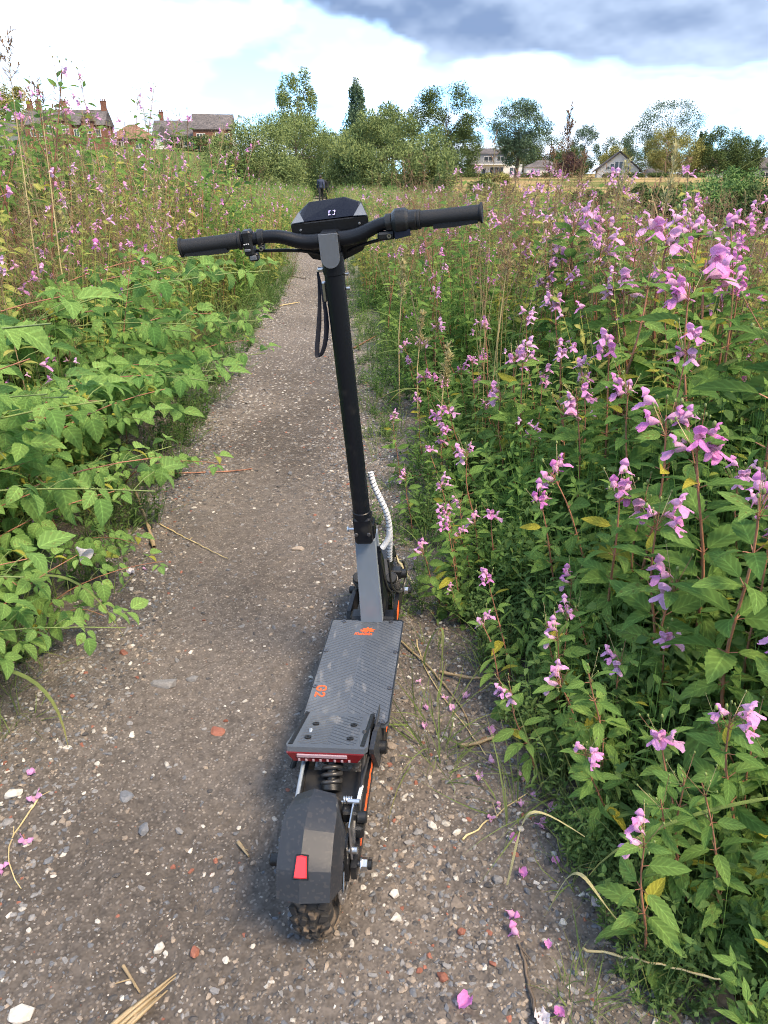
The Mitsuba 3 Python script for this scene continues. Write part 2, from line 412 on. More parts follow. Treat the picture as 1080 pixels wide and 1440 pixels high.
def bud(b, c, s, rid, kind=1):
    b.blob(c, (0.0035 * s, 0.0035 * s, 0.006 * s), kind, rid)


def balsam_parts(rng, h, lod=2, leafkind=0, first=0.22, L=0.12, bare=0.0, nfl=6, lean=0.06, whorl=3):
    """[(name, builder, bsdf)] of one balsam plant of height h; lod 2 keeps every leaf and flower apart."""
    out, st, fol, flo = [], B(), B(), B()
    k = 12; t = np.linspace(0, 1, k)
    la = rng.uniform(0, 6.28)
    path = np.stack([lean * h * t ** 2 * math.cos(la) + 0.008 * np.sin(t * 9 + la), lean * h * t ** 2 * math.sin(la) + 0.008 * np.cos(t * 8), h * t], 1)
    at = lambda q: np.array([np.interp(q, t, path[:, i]) for i in range(3)])
    st.tube(path, np.linspace(0.0058, 0.0022, k) * (0.75 + 0.25 * h), 6 if lod == 2 else 4, 0 if lod == 2 or rng.random() < 0.5 else 4, rng.integers(99))
    step = 0.085 if lod == 2 else 0.095
    nodes = np.arange(first * h, h * 0.97, step)
    ph = rng.uniform(0, 6.28)
    for i, z in enumerate(nodes):
        q = z / h
        ph += 1.05
        for w in range(whorl):
            if rng.random() < bare * (1 - q) + 0.08:
                continue
            az = ph + w * 2 * math.pi / whorl + rng.uniform(-0.3, 0.3)
            l = L * (1.10 - 0.55 * q ** 2) * rng.uniform(0.65, 1.15)
            el = -0.05 + 0.5 * q + rng.uniform(-0.4, 0.35)
            p0 = at(q); pet = 0.022 * rng.uniform(0.6, 1.3)
            p1 = p0 + polar(az, el + 0.2) * pet
            st.tube([p0, p1], 0.0013, 3, 0 if q > 0.4 else 1, 3)
            b = B() if lod == 2 else fol
            nseg = 18 if lod == 2 else 4
            b.leaf(p1, polar(az, el), UP + 0.35 * rng.normal(size=3), l, l * rng.uniform(0.33, 0.44), leafkind, rng.integers(97), nseg, 2 if lod == 2 else 1,
                   bend=rng.uniform(0.3, 1.1), fold=rng.uniform(0.1, 0.45), serr=0.07 if lod == 2 else 0, corr=0.012 if lod == 2 else 0, twist=rng.uniform(-0.5, 0.5))
            if lod == 2:
                out.append(('leaf', b, 'leaf'))
    tip = at(1.0)
    for i in range(nfl):
        az = rng.uniform(0, 6.28); r = rng.uniform(0.02, 0.055)
        z = tip + np.array([r * math.cos(az), r * math.sin(az), rng.uniform(-0.05, 0.045)])
        st.tube([at(0.97 - 0.012 * i), (at(0.97) + z) / 2 + [0, 0, 0.02], z + [0, 0, 0.004]], 0.0008, 3, 0, 5)
        b = B() if lod == 2 else flo
        flower(b, z, az + rng.uniform(-0.5, 0.5), rng.uniform(0.95, 1.35), rng.integers(97), lod)
        if lod == 2:
            out.append(('flower', b, 'petal'))
    for i in range(5 if lod == 2 else 3):
        az = rng.uniform(0, 6.28); r = rng.uniform(0.01, 0.05)
        z = tip + np.array([r * math.cos(az), r * math.sin(az), rng.uniform(-0.08, 0.05)])
        st.tube([at(0.96), z], 0.0008, 3, 1, 5)
        bud(st, z, rng.uniform(0.8, 1.5), 7)
    # seed heads on thin stalks above the leaves
    for i in range(2 if lod == 2 else 4):
        az = rng.uniform(0, 6.28); z = tip + np.array([0.05 * math.cos(az), 0.05 * math.sin(az), rng.uniform(0.0, 0.09)])
        st.tube([at(0.93), z], 0.0009, 3, 2 if i % 2 else 0, 5)
        bud(st, z, 1.0, 8, 1)
    out.append(('stem', st, 'stem'))
    if fol.n:
        out.append(('foliage', fol, 'leaf'))
    if flo.n:
        out.append(('flower_cluster', flo, 'petal'))
    return out


GROUPS = {}


def make_group(name, parts):
    g, cnt = {'type': 'shapegroup'}, {}
    for nm, b, bs in parts:
        cnt[nm] = cnt.get(nm, -1) + 1
        g[nm if cnt[nm] == 0 else f'{nm}_{cnt[nm]:03d}'] = b.ply(bs)
    scene[name] = g


def edge_right(y):
    return centre(y) + half(y)


def edge_left(y):
    return centre(y) - half(y)


R = np.random.default_rng(21)
for i in range(6):
    make_group(f'balsam_near_{i}', balsam_parts(R, [0.55, 0.7, 0.8, 0.9, 1.0, 0.65][i], 2, 0, first=[.15, .2, .3, .3, .38, .15][i], L=[.125, .14, .145, .135, .12, .13][i], nfl=[3, 4, 5, 4, 5, 0][i], whorl=4))
for i in range(4):
    make_group(f'balsam_mid_{i}', balsam_parts(R, [0.9, 1.0, 1.1, 0.8][i], 1, [0, 0, 4, 0][i], first=0.3, L=0.11, bare=0.1, nfl=[3, 2, 3, 5][i], whorl=4))
for i in range(5):
    make_group(f'balsam_tall_{i}', balsam_parts(R, [1.5, 1.65, 1.8, 1.55, 1.7][i], 1, [4, 0, 0, 4, 0][i], first=0.3, L=0.135, bare=0.45, nfl=[1, 3, 1, 3, 2][i], lean=0.10))
NH = [0.55, 0.7, 0.8, 0.9, 1.0, 0.65]


NEAR = []


def near_plant(x, y, g, s=1.0, rz=None, tilt=0.08, taz=math.pi, label=None, group=None, z=None):
    key = numbered('balsam_plant')
    m = place(x, y, float(ground_z(x, y)) - 0.01 if z is None else z, R.uniform(0, 6.28) if rz is None else rz, s, tilt, taz)
    inst(key, g, m)
    tag(key, label, 'plant', group)
    return key


def plant_top(px_h, g):
    return px_h / NH[g]


# the plants nearest the lens on the right, each told apart by what it shows
front = [(0.47, 0.88, 0.34, 0, 0.14, 'low balsam plant with one pink flower and broad leaves nearest the camera on the right'),
         (0.66, 1.00, 0.48, 1, 0.12, 'broad-leaved balsam plant with pink flowers at the right picture edge above the lowest one'),
         (0.57, 1.37, 0.32, 0, 0.18, 'short balsam plant with pale pink flowers leaning towards the deck'),
         (0.75, 1.27, 0.76, 2, 0.12, 'tall balsam plant with a big pink cluster at the right picture edge'),
         (0.79, 1.52, 0.78, 2, 0.10, 'balsam plant with the largest magenta-pink flower spike on the right bank'),
         (0.25, 2.00, 0.17, 0, 0.25, 'smallest balsam plant, its pink flower beside the front wheel'),
         (0.54, 1.72, 0.33, 0, 0.14, 'short balsam plant with lilac flowers in the dark part of the right bank'),
         (0.88, 2.10, 0.82, 3, 0.08, 'balsam plant with a bright magenta flower head high on the right'),
         (0.72, 1.72, 0.74, 1, 0.10, 'balsam plant with a loose pink cluster above the dark gap of the right bank'),
         (0.58, 2.90, 0.66, 1, 0.08, 'balsam plant with a pink flower group right of the stem at knee height'),
         (1.02, 1.60, 0.95, 4, 0.04, 'tall leafy balsam plant at the right picture edge below the horizon'),
         (0.80, 1.12, 0.50, 5, 0.10, 'flowerless balsam plant of large toothed leaves at the right picture edge'),
         (0.70, 0.76, 0.36, 5, 0.10, 'flowerless leafy balsam plant in the bottom right corner')]
for x, y, h, g, tl, lb in front:
    near_plant(x, y, f'balsam_near_{g}', h / NH[g], None, tl, math.pi + R.uniform(-0.3, 0.3), lb)
lab_r = ('pink balsam plant in the leafy bank close to the right of the path', 'balsam plants close to the right of the path')
for i in range(70):
    y = 0.95 + 3.3 * R.random() ** 0.9
    d = 0.24 + 1.25 * R.random() ** 0.8 + 0.10 * (y > 2)
    if y < 1.3:
        d += 0.35
    x = float(edge_right(y)) + d
    h = np.clip(0.30 + 0.56 * d, 0.3, 0.96) * R.uniform(0.82, 1.12)
    g = R.integers(6)
    NEAR.append((near_plant(x, y, f'balsam_near_{g}', h / NH[g], None, R.uniform(0, 0.22), math.pi + R.uniform(-0.9, 0.9), lab_r[0], lab_r[1]), int(np.searchsorted([1.3, 1.8, 2.3, 3.0, 3.6], y)), d))
rank(NEAR, [f'pink balsam plant {w_}, {{}} from the path' for w_ in ('right of the rear wheel', 'right of the deck', 'right of the front wheel', 'on the right just beyond the front wheel', 'on the right a metre beyond the front wheel', 'at the back of the near right bank')])
lab = ('pink-flowered balsam plant in the thicket right of the path beyond the scooter', 'balsam plants right of the path beyond the scooter')
NEAR = []
for i in range(58):
    near = i < 20
    y = 0.74 + 0.9 * R.random() if near else 1.5 + 2.9 * R.random()
    d = (0.22 if y < 1.2 else 0.16) + 0.42 * R.random() if near else 0.10 + 0.55 * R.random()
    x = float(edge_right(y)) + d
    g = R.choice([0, 1, 5, 5]) if near else R.choice([0, 0, 1])
    h = (0.20 + 0.45 * d) * R.uniform(0.8, 1.2)
    NEAR.append((near_plant(x, y, f'balsam_near_{g}', max(h / NH[g], 0.5), None, R.uniform(0.1, 0.4), math.pi + R.uniform(-0.9, 0.9), 'short balsam plant', 'short balsam plants low on the right bank'), int(np.searchsorted([1.25, 1.9, 2.8], y)), d))
rank(NEAR, [f'short balsam plant low on the right bank {w_}, {{}} from the path' for w_ in ('before the rear wheel', 'beside the deck', 'beside the front wheel', 'beyond the front wheel')])
NEAR = []
for i in range(115):
    y = 3.6 + 7.5 * R.random()
    d = 0.28 + 2.6 * R.random()
    x = float(edge_right(y)) + d
    key = inst(numbered('balsam_plant'), f'balsam_mid_{R.integers(4)}', place(x, y, float(ground_z(x, y)), R.uniform(0, 6.28), min(0.68 + 0.25 * d, 1.12) * R.uniform(0.9, 1.12), R.uniform(0, 0.15), R.uniform(0, 6.28)))
    tag(key, lab[0], 'plant', lab[1]); NEAR.append((key, int(np.searchsorted([5, 6.5, 8, 9.7], y)), d))
rank(NEAR, [f'balsam plant in the {w_} rank beyond the scooter, {{}} right of the path' for w_ in ORD[:5]])
NEAR = []
lab = ('tall reddish-stemmed balsam plant in the high thicket left of the path', 'tall balsam plants left of the path')
for i in range(130):
    y = 3.4 + 8.5 * R.random()
    d = (0.75 if y < 6.5 else 0.3) + 3.0 * R.random() ** 0.9
    x = float(edge_left(y)) - d
    g = R.integers(5)
    key = inst(numbered('balsam_plant'), f'balsam_tall_{g}', place(x, y, float(ground_z(x, y)), R.uniform(0, 6.28), R.uniform(0.92, 1.18) * min(1.1, 0.80 + 0.15 * d), R.uniform(0, 0.28), R.uniform(0, 6.28)))
    tag(key, lab[0], 'plant', lab[1]); NEAR.append((key, int(np.searchsorted([5, 6.5, 8, 10], y)), d))
rank(NEAR, [f'tall balsam plant in the {w_} rank behind the brambles, {{}} left of the path' for w_ in ORD[:5]])
NEAR = []
special = [(-2.05, 4.6, 2, 1.02, 'tallest balsam plant on the left with two big leaves against the sky'), (-1.45, 2.9, 3, 0.62, 'red-stemmed balsam plant with pink flowers rising from the bramble leaves on the left'),
           (-1.62, 2.5, 0, 0.66, 'leaning red-stemmed balsam plant at the left picture edge above the brambles'), (-1.32, 3.6, 1, 0.60, 'balsam plant with pale flowers behind the brambles left of the path')]
for x, y, g, s, lb in special:
    key = inst(numbered('balsam_plant'), f'balsam_tall_{g}', place(x, y, 0.05, R.uniform(0, 6.28), s, 0.1, R.uniform(0, 6.28)))
    tag(key, lb, 'plant')

# brambles (raspberry canes) on the left bank
def cane_parts(rng, ln, arch):
    out, st = [], B()
    t = np.linspace(0, 1, 12)
    p = np.stack([ln * (0.15 * t + 0.75 * t ** 2 * arch), 0.04 * np.sin(t * 5 + rng.uniform(0, 6)), ln * (t - 0.42 * arch * t ** 2.2)], 1)
    st.tube(p, np.linspace(0.0045, 0.0018, 12), 5, 1 if rng.random() < 0.5 else 0, 3)
    at = lambda q: np.array([np.interp(q, t, p[:, i]) for i in range(3)])
    n = int(ln / 0.065)
    for i in range(n):
        q = 0.22 + 0.78 * (i + 0.5) / n
        az = (1 if i % 2 else -1) * rng.uniform(0.5, 1.6) + rng.normal() * 0.3
        d = polar(az, rng.uniform(0.15, 0.6)); pl = rng.uniform(0.05, 0.09)
        p0 = at(q); p1 = p0 + d * pl
        st.tube([p0, (p0 + p1) / 2 + [0, 0, 0.005], p1], 0.0011, 3, 1, 5)
        big = rng.uniform(0.068, 0.124) * (1.05 - 0.35 * q)
        out_d = unit(d * [1, 1, 0] + [0, 0, rng.uniform(-0.85, 0.15)])
        nrm = UP + 0.5 * rng.normal(size=3) + 0.4 * d
        for k, (da, sc) in enumerate(((0, 1.1), (1.15, 0.8), (-1.15, 0.8))):
            c, s = math.cos(da), math.sin(da)
            dd = np.array([c * out_d[0] - s * out_d[1], s * out_d[0] + c * out_d[1], out_d[2]])
            b = B()
            b.leaf(p1 + dd * 0.006 + (out_d * 0.018 if k == 0 else 0), dd, nrm, big * sc, big * sc * rng.uniform(0.56, 0.72), 1, rng.integers(97), 24, 2, bend=rng.uniform(0.2, 1.3), fold=rng.uniform(0.05, 0.5), serr=0.06, shape='ovate', corr=0.030, twist=rng.uniform(-0.3, 0.3))
            out.append(('leaflet', b, 'leaf'))
    return out + [('stem', st, 'stem')]


R = np.random.default_rng(5)
for i in range(5):
    make_group(f'cane_{i}', cane_parts(R, [0.7, 0.85, 0.6, 0.95, 0.5][i], [0.8, 1.0, 0.6, 1.1, 0.5][i]))
for i in range(150):
    y = 1.32 + 3.6 * R.random()
    d = 0.04 + 1.05 * R.random() + 0.16 * (y > 3)
    x = float(edge_left(y)) - d
    s = np.clip(0.44 + 0.80 * d + 0.06 * y, 0.45, 1.35) * R.uniform(0.85, 1.1)
    key = inst(numbered('bramble_cane'), f'cane_{R.integers(5)}', place(x, y, float(ground_z(x, y)) - 0.02, R.uniform(-1.3, 0.9), s, R.uniform(0, 0.2), R.uniform(0, 6.28)))
    tag(key, 'bright green bramble cane', 'bramble', 'brambles left of the path')
    NEAR.append((key, int(np.searchsorted([1.7, 2.2, 2.8, 3.5], y)), d))
rank(NEAR, [f'bright green bramble cane {w_}, {{}} from the path' for w_ in ('left of the rear wheel', 'left of the deck', 'left of the front wheel', 'left beyond the front wheel', 'at the far end of the patch')])

# grasses, herbs and weeds: nobody could count them
def tuft(rng, n, h, kind, w=0.005, spread=0.06, bend=(0.3, 1.4), lean=0.35):
    b = B()
    for i in range(n):
        az = rng.uniform(0, 6.28); r = spread * rng.random() ** 0.5
        b.leaf([r * math.cos(az), r * math.sin(az), 0], polar(az + rng.normal() * 0.7, 1.5 - lean * abs(rng.normal())), polar(rng.uniform(0, 6.28), 0.1), h * rng.uniform(0.5, 1.1), w * rng.uniform(0.6, 1.3), kind, rng.integers(97), 5, 0.5 and 1,
               bend=rng.uniform(*bend), fold=0.3, shape='blade', twist=rng.uniform(-1.5, 1.5))
    return b


def seed_stalk(b, rng, p, h, kind, n=22, spread=0.03, droop=0.3):
    az = rng.uniform(0, 6.28); top = np.asarray(p) + np.array([0.12 * h * math.cos(az), 0.12 * h * math.sin(az), h])
    b.tube([p, (np.asarray(p) + top) / 2 + [0.01, 0, 0], top], [0.0016, 0.0013, 0.0008], 3, 8, rng.integers(97))
    for i in range(n):
        q = rng.random() * 0.28; c = top * (1 - q) + np.asarray(p) * q
        a2 = rng.uniform(0, 6.28)
        b.leaf(c, polar(a2, rng.uniform(-droop, 1.0)), UP, spread * rng.uniform(0.6, 1.4), 0.005, kind, rng.integers(97), 1, 1, 0.3, 0.2)


def herb(rng, n, h, kind, leaf, w=0.35, stems=5, spread=0.05, flowers=0):
    """Bushy small-leaved weed: several stems set with little leaves."""
    b, fl = B(), B()
    for s in range(stems):
        az = rng.uniform(0, 6.28); tip = np.array([spread * 2.2 * math.cos(az) * rng.random(), spread * 2.2 * math.sin(az) * rng.random(), h * rng.uniform(0.6, 1.1)])
        base = np.array([spread * 0.5 * math.cos(az), spread * 0.5 * math.sin(az), 0])
        b.tube([base, (base + tip) / 2 + 0.01 * rng.normal(size=3), tip], [0.0018, 0.0015, 0.0008], 3, kind, rng.integers(97))
        for i in range(n // stems):
            q = rng.uniform(0.12, 1.0); c = base * (1 - q) + tip * q
            b.leaf(c, polar(rng.uniform(0, 6.28), rng.uniform(-0.2, 1.0)), UP + 0.5 * rng.normal(size=3), leaf * rng.uniform(0.6, 1.25) * (1.15 - 0.4 * q), leaf * w * rng.uniform(0.7, 1.2), kind, rng.integers(97), 3, 1, rng.uniform(0.2, 1.0), 0.25)
        if flowers and s < flowers:
            flower(fl, tip, rng.uniform(0, 6.28), rng.uniform(0.9, 1.3), rng.integers(97), 1)
    return b, fl


R = np.random.default_rng(33)
for i in range(3):
    scene[f'green_tuft_{i}'] = {'type': 'shapegroup', 'blade': tuft(R, 26, [0.5, 0.7, 0.35][i], 2, 0.006, 0.05).ply('leaf')}
    scene[f'short_tuft_{i}'] = {'type': 'shapegroup', 'blade': tuft(R, 22, [0.14, 0.2, 0.25][i], 2, 0.0035, 0.04, lean=0.6).ply('leaf')}
    b = tuft(R, 14, [0.8, 0.9, 0.7][i], 8, 0.004, 0.08, (0.1, 0.7), 0.2)
    for k in range(7):
        seed_stalk(b, R, [R.normal() * 0.05, R.normal() * 0.05, 0], R.uniform(0.8, 1.1), 8, 22, 0.03)
    scene[f'straw_tuft_{i}'] = {'type': 'shapegroup', 'blade': b.ply('leaf')}
    b = tuft(R, 8, 0.6, 2, 0.005, 0.06)
    for k in range(6):
        seed_stalk(b, R, [R.normal() * 0.06, R.normal() * 0.06, 0], R.uniform(0.75, 1.15), 10, 50, 0.035, 0.5)
    scene[f'brown_tuft_{i}'] = {'type': 'shapegroup', 'blade': b.ply('leaf')}
    b, _ = herb(R, 84, [0.26, 0.34, 0.2][i], 3, 0.040, 0.32, 9, 0.07)
    scene[f'low_weed_{i}'] = {'type': 'shapegroup', 'leaf': b.ply('leaf')}
    b, fl = herb(R, 90, [0.9, 1.1, 0.75][i], [0, 4, 0][i], 0.075, 0.27, 6, 0.10, 2)
    scene[f'mid_herb_{i}'] = {'type': 'shapegroup', 'leaf': b.ply('leaf'), 'flower': fl.ply('petal')}
    b, _ = herb(R, 60, 0.55, [0, 3, 0][i], [0.075, 0.085, 0.06][i], 0.30, 6, 0.08)
    scene[f'near_herb_{i}'] = {'type': 'shapegroup', 'leaf': b.ply('leaf')}
    b, fl = herb(R, 110, 1.0, [4, 0, 0][i], 0.095, 0.3, 8, 0.17, [2, 1, 1][i])
    b2 = B()
    for k in range(2):
        q = R.normal(size=2) * 0.14
        b2.tube([[q[0], q[1], 0], [q[0] * 1.2, q[1] * 1.2, 0.6], [q[0] * 1.6, q[1] * 1.6, 0.85]], 0.0035, 3, [0, 4, 2][k], 9)
    scene[f'far_balsam_{i}'] = {'type': 'shapegroup', 'leaf': b.ply('leaf'), 'flower': fl.ply('petal'), 'stem': b2.ply('stem')}


def scatter(name, groups, n, spot, label, scale=(0.8, 1.2), zoff=-0.01, size=lambda x, y: 1.0):
    for i in range(n):
        x, y = spot()
        inst(f'{name}__{i + 1:03d}', groups[R.integers(len(groups))], place(x, y, float(ground_z(x, y)) + zoff, R.uniform(0, 6.28), R.uniform(*scale) * size(x, y), R.uniform(0, 0.30), R.uniform(0, 6.28)))
    tag(name, kind='stuff', label=label)


def band(side, y0, y1, d0, d1, py=1.0, pd=1.0):
    def spot():
        y = y0 + (y1 - y0) * R.random() ** py
        d = d0 + (d1 - d0) * R.random() ** pd
        return (float(edge_right(y)) + d if side > 0 else float(edge_left(y)) - d), y
    return spot


G3 = lambda n: [f'{n}_{i}' for i in range(3)]
# right bank
scatter('ground_weeds', G3('low_weed'), 560, lambda: (band(1, 0.8, 2.2, 0.18, 0.7) if R.random() < 0.4 else band(1, 2.0, 18, -0.08, 0.5, 1.4))(), 'dark green small-leaved weeds along the foot of the right bank', (0.6, 1.15), size=lambda x, y: min(1.0, 0.45 + 0.9 * max(0, x - float(edge_right(y)))))
scatter('verge_grass', G3('short_tuft'), 620, lambda: (band(1, 0.7, 24, -0.05, 0.6, 1.5) if R.random() < 0.5 else band(-1, 1.3, 24, -0.04, 0.45, 1.5))(), 'short green grass along both edges of the path', (0.6, 1.2))
scatter('left_weeds', G3('low_weed'), 170, band(-1, 1.5, 12, -0.05, 0.35), 'small-leaved weeds along the foot of the left bank', (0.5, 1.0))
scatter('meadow_grass', G3('green_tuft'), 260, lambda: (band(1, 3.0, 14, 0.6, 3.2) if R.random() < 0.5 else band(-1, 3.2, 14, 0.1, 2.5))(), 'long green grass growing between the flowering plants', (0.7, 1.25))
scatter('brown_seed_grass', G3('brown_tuft'), 330, lambda: (band(1, 2.8, 12, 0.8, 4.5) if R.random() < 0.6 else band(-1, 3.0, 8, 0.4, 2.2))(), 'purplish brown seed heads among the green plants', (0.75, 1.1))
scatter('dry_grass', G3('straw_tuft'), 1250, lambda: (band(1, 7.0, 60, 0.5, 9, 1.5) if R.random() < 0.85 else band(-1, 9, 60, 0.3, 4, 1.5))(), 'straw-coloured dry grass standing among the flowers', (0.8, 1.15))
scatter('leafy_herbs', G3('mid_herb'), 760, lambda: (band(1, 1.4, 12, 0.45, 4.5) if R.random() < 0.5 else band(-1, 3.0, 10, 0.35, 3.2))(), 'green leafy herbs filling the banks on both sides', (0.75, 1.1), size=lambda x, y: (min(1.0, 0.35 + 0.5 * (x - float(edge_right(y)))) if x > centre(y) else 1.1))
scatter('balsam_thicket', G3('far_balsam'), 2150, lambda: (band(1, 4.6, 62, 0.3, 10, 1.45) if R.random() < 0.5 else band(-1, 8, 62, 0.2, 9, 1.3, 1.3))(), 'yellow-green thicket dotted with pink flowers along both sides of the far path', (0.85, 1.15),
        size=lambda x, y: 1.05 if x > centre(y) else 1.0 + 0.80 * 1.05 * float(sstep(0.2, 2.4, edge_left(y) - x)) * float(sstep(40, 9, y)))
scatter('left_underleaf', G3('mid_herb'), 150, band(-1, 1.25, 3.6, 0.25, 1.3), 'green herbs under and behind the brambles', (0.35, 0.6))

scatter('left_seed_stalks', G3('brown_tuft') * 2 + G3('straw_tuft'), 120, band(-1, 3.6, 14, 0.6, 4.0), 'tall tan and reddish seed stalks rising through the left thicket', (1.2, 1.62))
scatter('right_seed_stalks', G3('brown_tuft'), 150, band(1, 3.2, 14, 0.5, 4.5), 'tan and purplish seed heads rising through the right bank', (1.0, 1.3))

scatter('bank_weeds', G3('low_weed'), 200, lambda: (lambda y: (float(edge_right(y)) + 0.19 + 0.7 * R.random(), y))(0.62 + 0.9 * R.random()), 'low dark weeds in the lower right corner', (0.45, 0.9), size=lambda x, y: min(1.0, 0.35 + 1.1 * max(0, x - float(edge_right(y)))))
scatter('near_herbs', G3('near_herb'), 560, lambda: (band(1, 0.75, 2.6, 0.28, 1.3) if R.random() < 0.5 else band(1, 2.2, 9, 0.06, 1.3))(), 'green narrow-leaved herbs between the near balsam plants', (0.7, 1.15), size=lambda x, y: min(1.1, 0.35 + 0.75 * max(0, x - float(edge_right(y)))))

for k_ in [k for k in scene if k.startswith('balsam_plant')]:
    if any(n in scene[k_]['group']['id'] for n in ('mid', 'tall')):
        labels[k_ + '__flower_cluster'] = {'kind': 'stuff'}; labels[k_ + '__foliage'] = {'kind': 'stuff'}

# ---------------------------------------------------------------- the distance: houses, trees, hedges
def brick_colour(p, n, uv):
    h = dr.select(dr.abs(n.x) > dr.abs(n.y), p.y, p.x)
    row = dr.floor(p.z / 0.075)
    k = cell_rand(dr.floor(h / 0.225 + 0.5 * row), row, 3)
    return mix((0.165, 0.080, 0.060), (0.235, 0.122, 0.092), k) * (0.75 + 0.5 * noise(p.x * 0.9, p.y * 0.9, p.z * 0.9))


def slate_colour(p, n, uv):
    k = cell_rand(dr.floor(p.x / 0.5), dr.floor(p.z / 0.2), 1)
    return mix((0.085, 0.082, 0.088), (0.14, 0.13, 0.135), k) * (0.8 + 0.4 * noise(p.x * 0.6, p.y * 0.6, p.z * 0.6))


def tile_colour(p, n, uv):
    k = cell_rand(dr.floor(p.x / 0.35), dr.floor(p.z / 0.2), 1)
    return mix((0.17, 0.105, 0.085), (0.25, 0.16, 0.125), k) * (0.8 + 0.4 * noise(p.x * 0.6, p.y * 0.6, p.z * 0.6))


def render_colour(p, n, uv):
    return mi.Color3f(0.68, 0.68, 0.67) * (0.86 + 0.2 * fbm(p.x * 0.5, p.y * 0.5, p.z * 0.9, 2))


for nm, fn in (('brick', brick_colour), ('slate', slate_colour), ('rooftile', tile_colour), ('white_render', render_colour)):
    scene[nm] = {'type': 'twosided', 'b': {'type': 'diffuse', 'reflectance': proc(fn)}}
flat('white_frame', (0.75, 0.75, 0.74), 0.4)
flat('dark_pane', (0.035, 0.042, 0.052), 0.08, specular=0.6)
flat('dark_timber', (0.075, 0.055, 0.045), 0.6)
flat('grey_clad', (0.20, 0.215, 0.235), 0.55)


def box(x0, x1, y0, y1, z0, z1):
    return trimesh.creation.box(bounds=[[x0, y0, z0], [x1, y1, z1]])


def prism_roof(w, d, z, rise, over=0.35, axis='x', hip=0.0):
    """Roof solid: ridge along x (or y), hip pulls the ridge ends in."""
    if axis == 'x':
        a, b2 = w / 2 + over, d / 2 + over
        v = [(-a, -b2, z), (a, -b2, z), (a, b2, z), (-a, b2, z), (-a + hip, 0, z + rise), (a - hip, 0, z + rise)]
        f = [(0, 1, 5), (0, 5, 4), (1, 2, 5), (2, 3, 4), (2, 4, 5), (3, 0, 4), (0, 2, 1), (0, 3, 2)]
    else:
        a, b2 = w / 2 + over, d / 2 + over
        v = [(-a, -b2, z), (a, -b2, z), (a, b2, z), (-a, b2, z), (0, -b2 + hip, z + rise), (0, b2 - hip, z + rise)]
        f = [(0, 1, 4), (1, 2, 5), (1, 5, 4), (2, 3, 5), (3, 0, 4), (3, 4, 5), (0, 2, 1), (0, 3, 2)]
    return np.array(v, float), np.array(f)


class House:
    def __init__(self, name, label, x, y, z, rz, cat='house'):
        self.key = numbered(name); self.M = place(x, y, z, rz)
        tag(self.key, label, cat)

    def part(self, nm, mesh, bsdf):
        return put(f'{self.key}__{nm}', mesh, bsdf, False, self.M)

    def window(self, x, z, w, h, face, bars=(1, 0), nm='window', side=0):
        """A framed window on the front (y = face) or on a gable end (side = +-1: x = face, first number along y)."""
        def at(x0, x1, d0, d1, z0, z1):
            return box(x0, x1, face - d1, face - d0, z0, z1) if side == 0 else box(*sorted((face + side * d0, face + side * d1)), x0, x1, z0, z1)
        t = 0.09
        fr = [at(x - w / 2, x + w / 2, 0.003, 0.07, z, z + t), at(x - w / 2, x + w / 2, 0.003, 0.07, z + h - t, z + h), at(x - w / 2, x - w / 2 + t, 0.003, 0.07, z + t, z + h - t), at(x + w / 2 - t, x + w / 2, 0.003, 0.07, z + t, z + h - t)]
        for i in range(bars[0]):
            c = x - w / 2 + w * (i + 1) / (bars[0] + 1)
            fr.append(at(c - t / 2, c + t / 2, 0.003, 0.065, z + t, z + h - t))
        for i in range(bars[1]):
            c = z + h * (i + 1) / (bars[1] + 1)
            fr.append(at(x - w / 2 + t, x + w / 2 - t, 0.003, 0.06, c - t / 2, c + t / 2))
        k = self.part(nm, trimesh.util.concatenate(fr), 'white_frame')
        put(f'{k}__pane', at(x - w / 2 + 0.02, x + w / 2 - 0.02, 0.001, 0.03, z + 0.02, z + h - 0.02), 'dark_pane', False, self.M)

    def chimney(self, x, y, z0, z1, w=0.9, d=0.55, pots=2, mat='brick', roof='roof'):
        self.part(f'{roof}__chimney', trimesh.util.concatenate([box(x - w / 2, x + w / 2, y - d / 2, y + d / 2, z0, z1), box(x - w / 2 - 0.07, x + w / 2 + 0.07, y - d / 2 - 0.07, y + d / 2 + 0.07, z1, z1 + 0.12)] +
                  [trimesh.creation.cylinder(0.12, 0.4, sections=10, transform=trimesh.transformations.translation_matrix([x - w / 2 + w * (i + 0.5) / pots, y, z1 + 0.3])) for i in range(pots)]), mat)


def walls(w, d, h, gable=0.0, axis='x', z0=-3.0):
    """Wall solid of a house, with gables up to the ridge."""
    if axis == 'x':
        prof = [(-d / 2, z0), (d / 2, z0), (d / 2, h), (0, h + gable), (-d / 2, h)]
        v = [(x, y, z) for x in (-w / 2, w / 2) for y, z in prof]
    else:
        prof = [(-w / 2, z0), (w / 2, z0), (w / 2, h), (0, h + gable), (-w / 2, h)]
        v = [(x, y, z) for y in (d / 2, -d / 2) for x, z in prof]
    f = [(0, 2, 1), (0, 3, 2), (0, 4, 3), (5, 6, 7), (5, 7, 8), (5, 8, 9)]
    for i in range(5):
        j = (i + 1) % 5
        f += [(i, j, j + 5), (i, j + 5, i + 5)]
    return np.array(v, float), np.array(f)


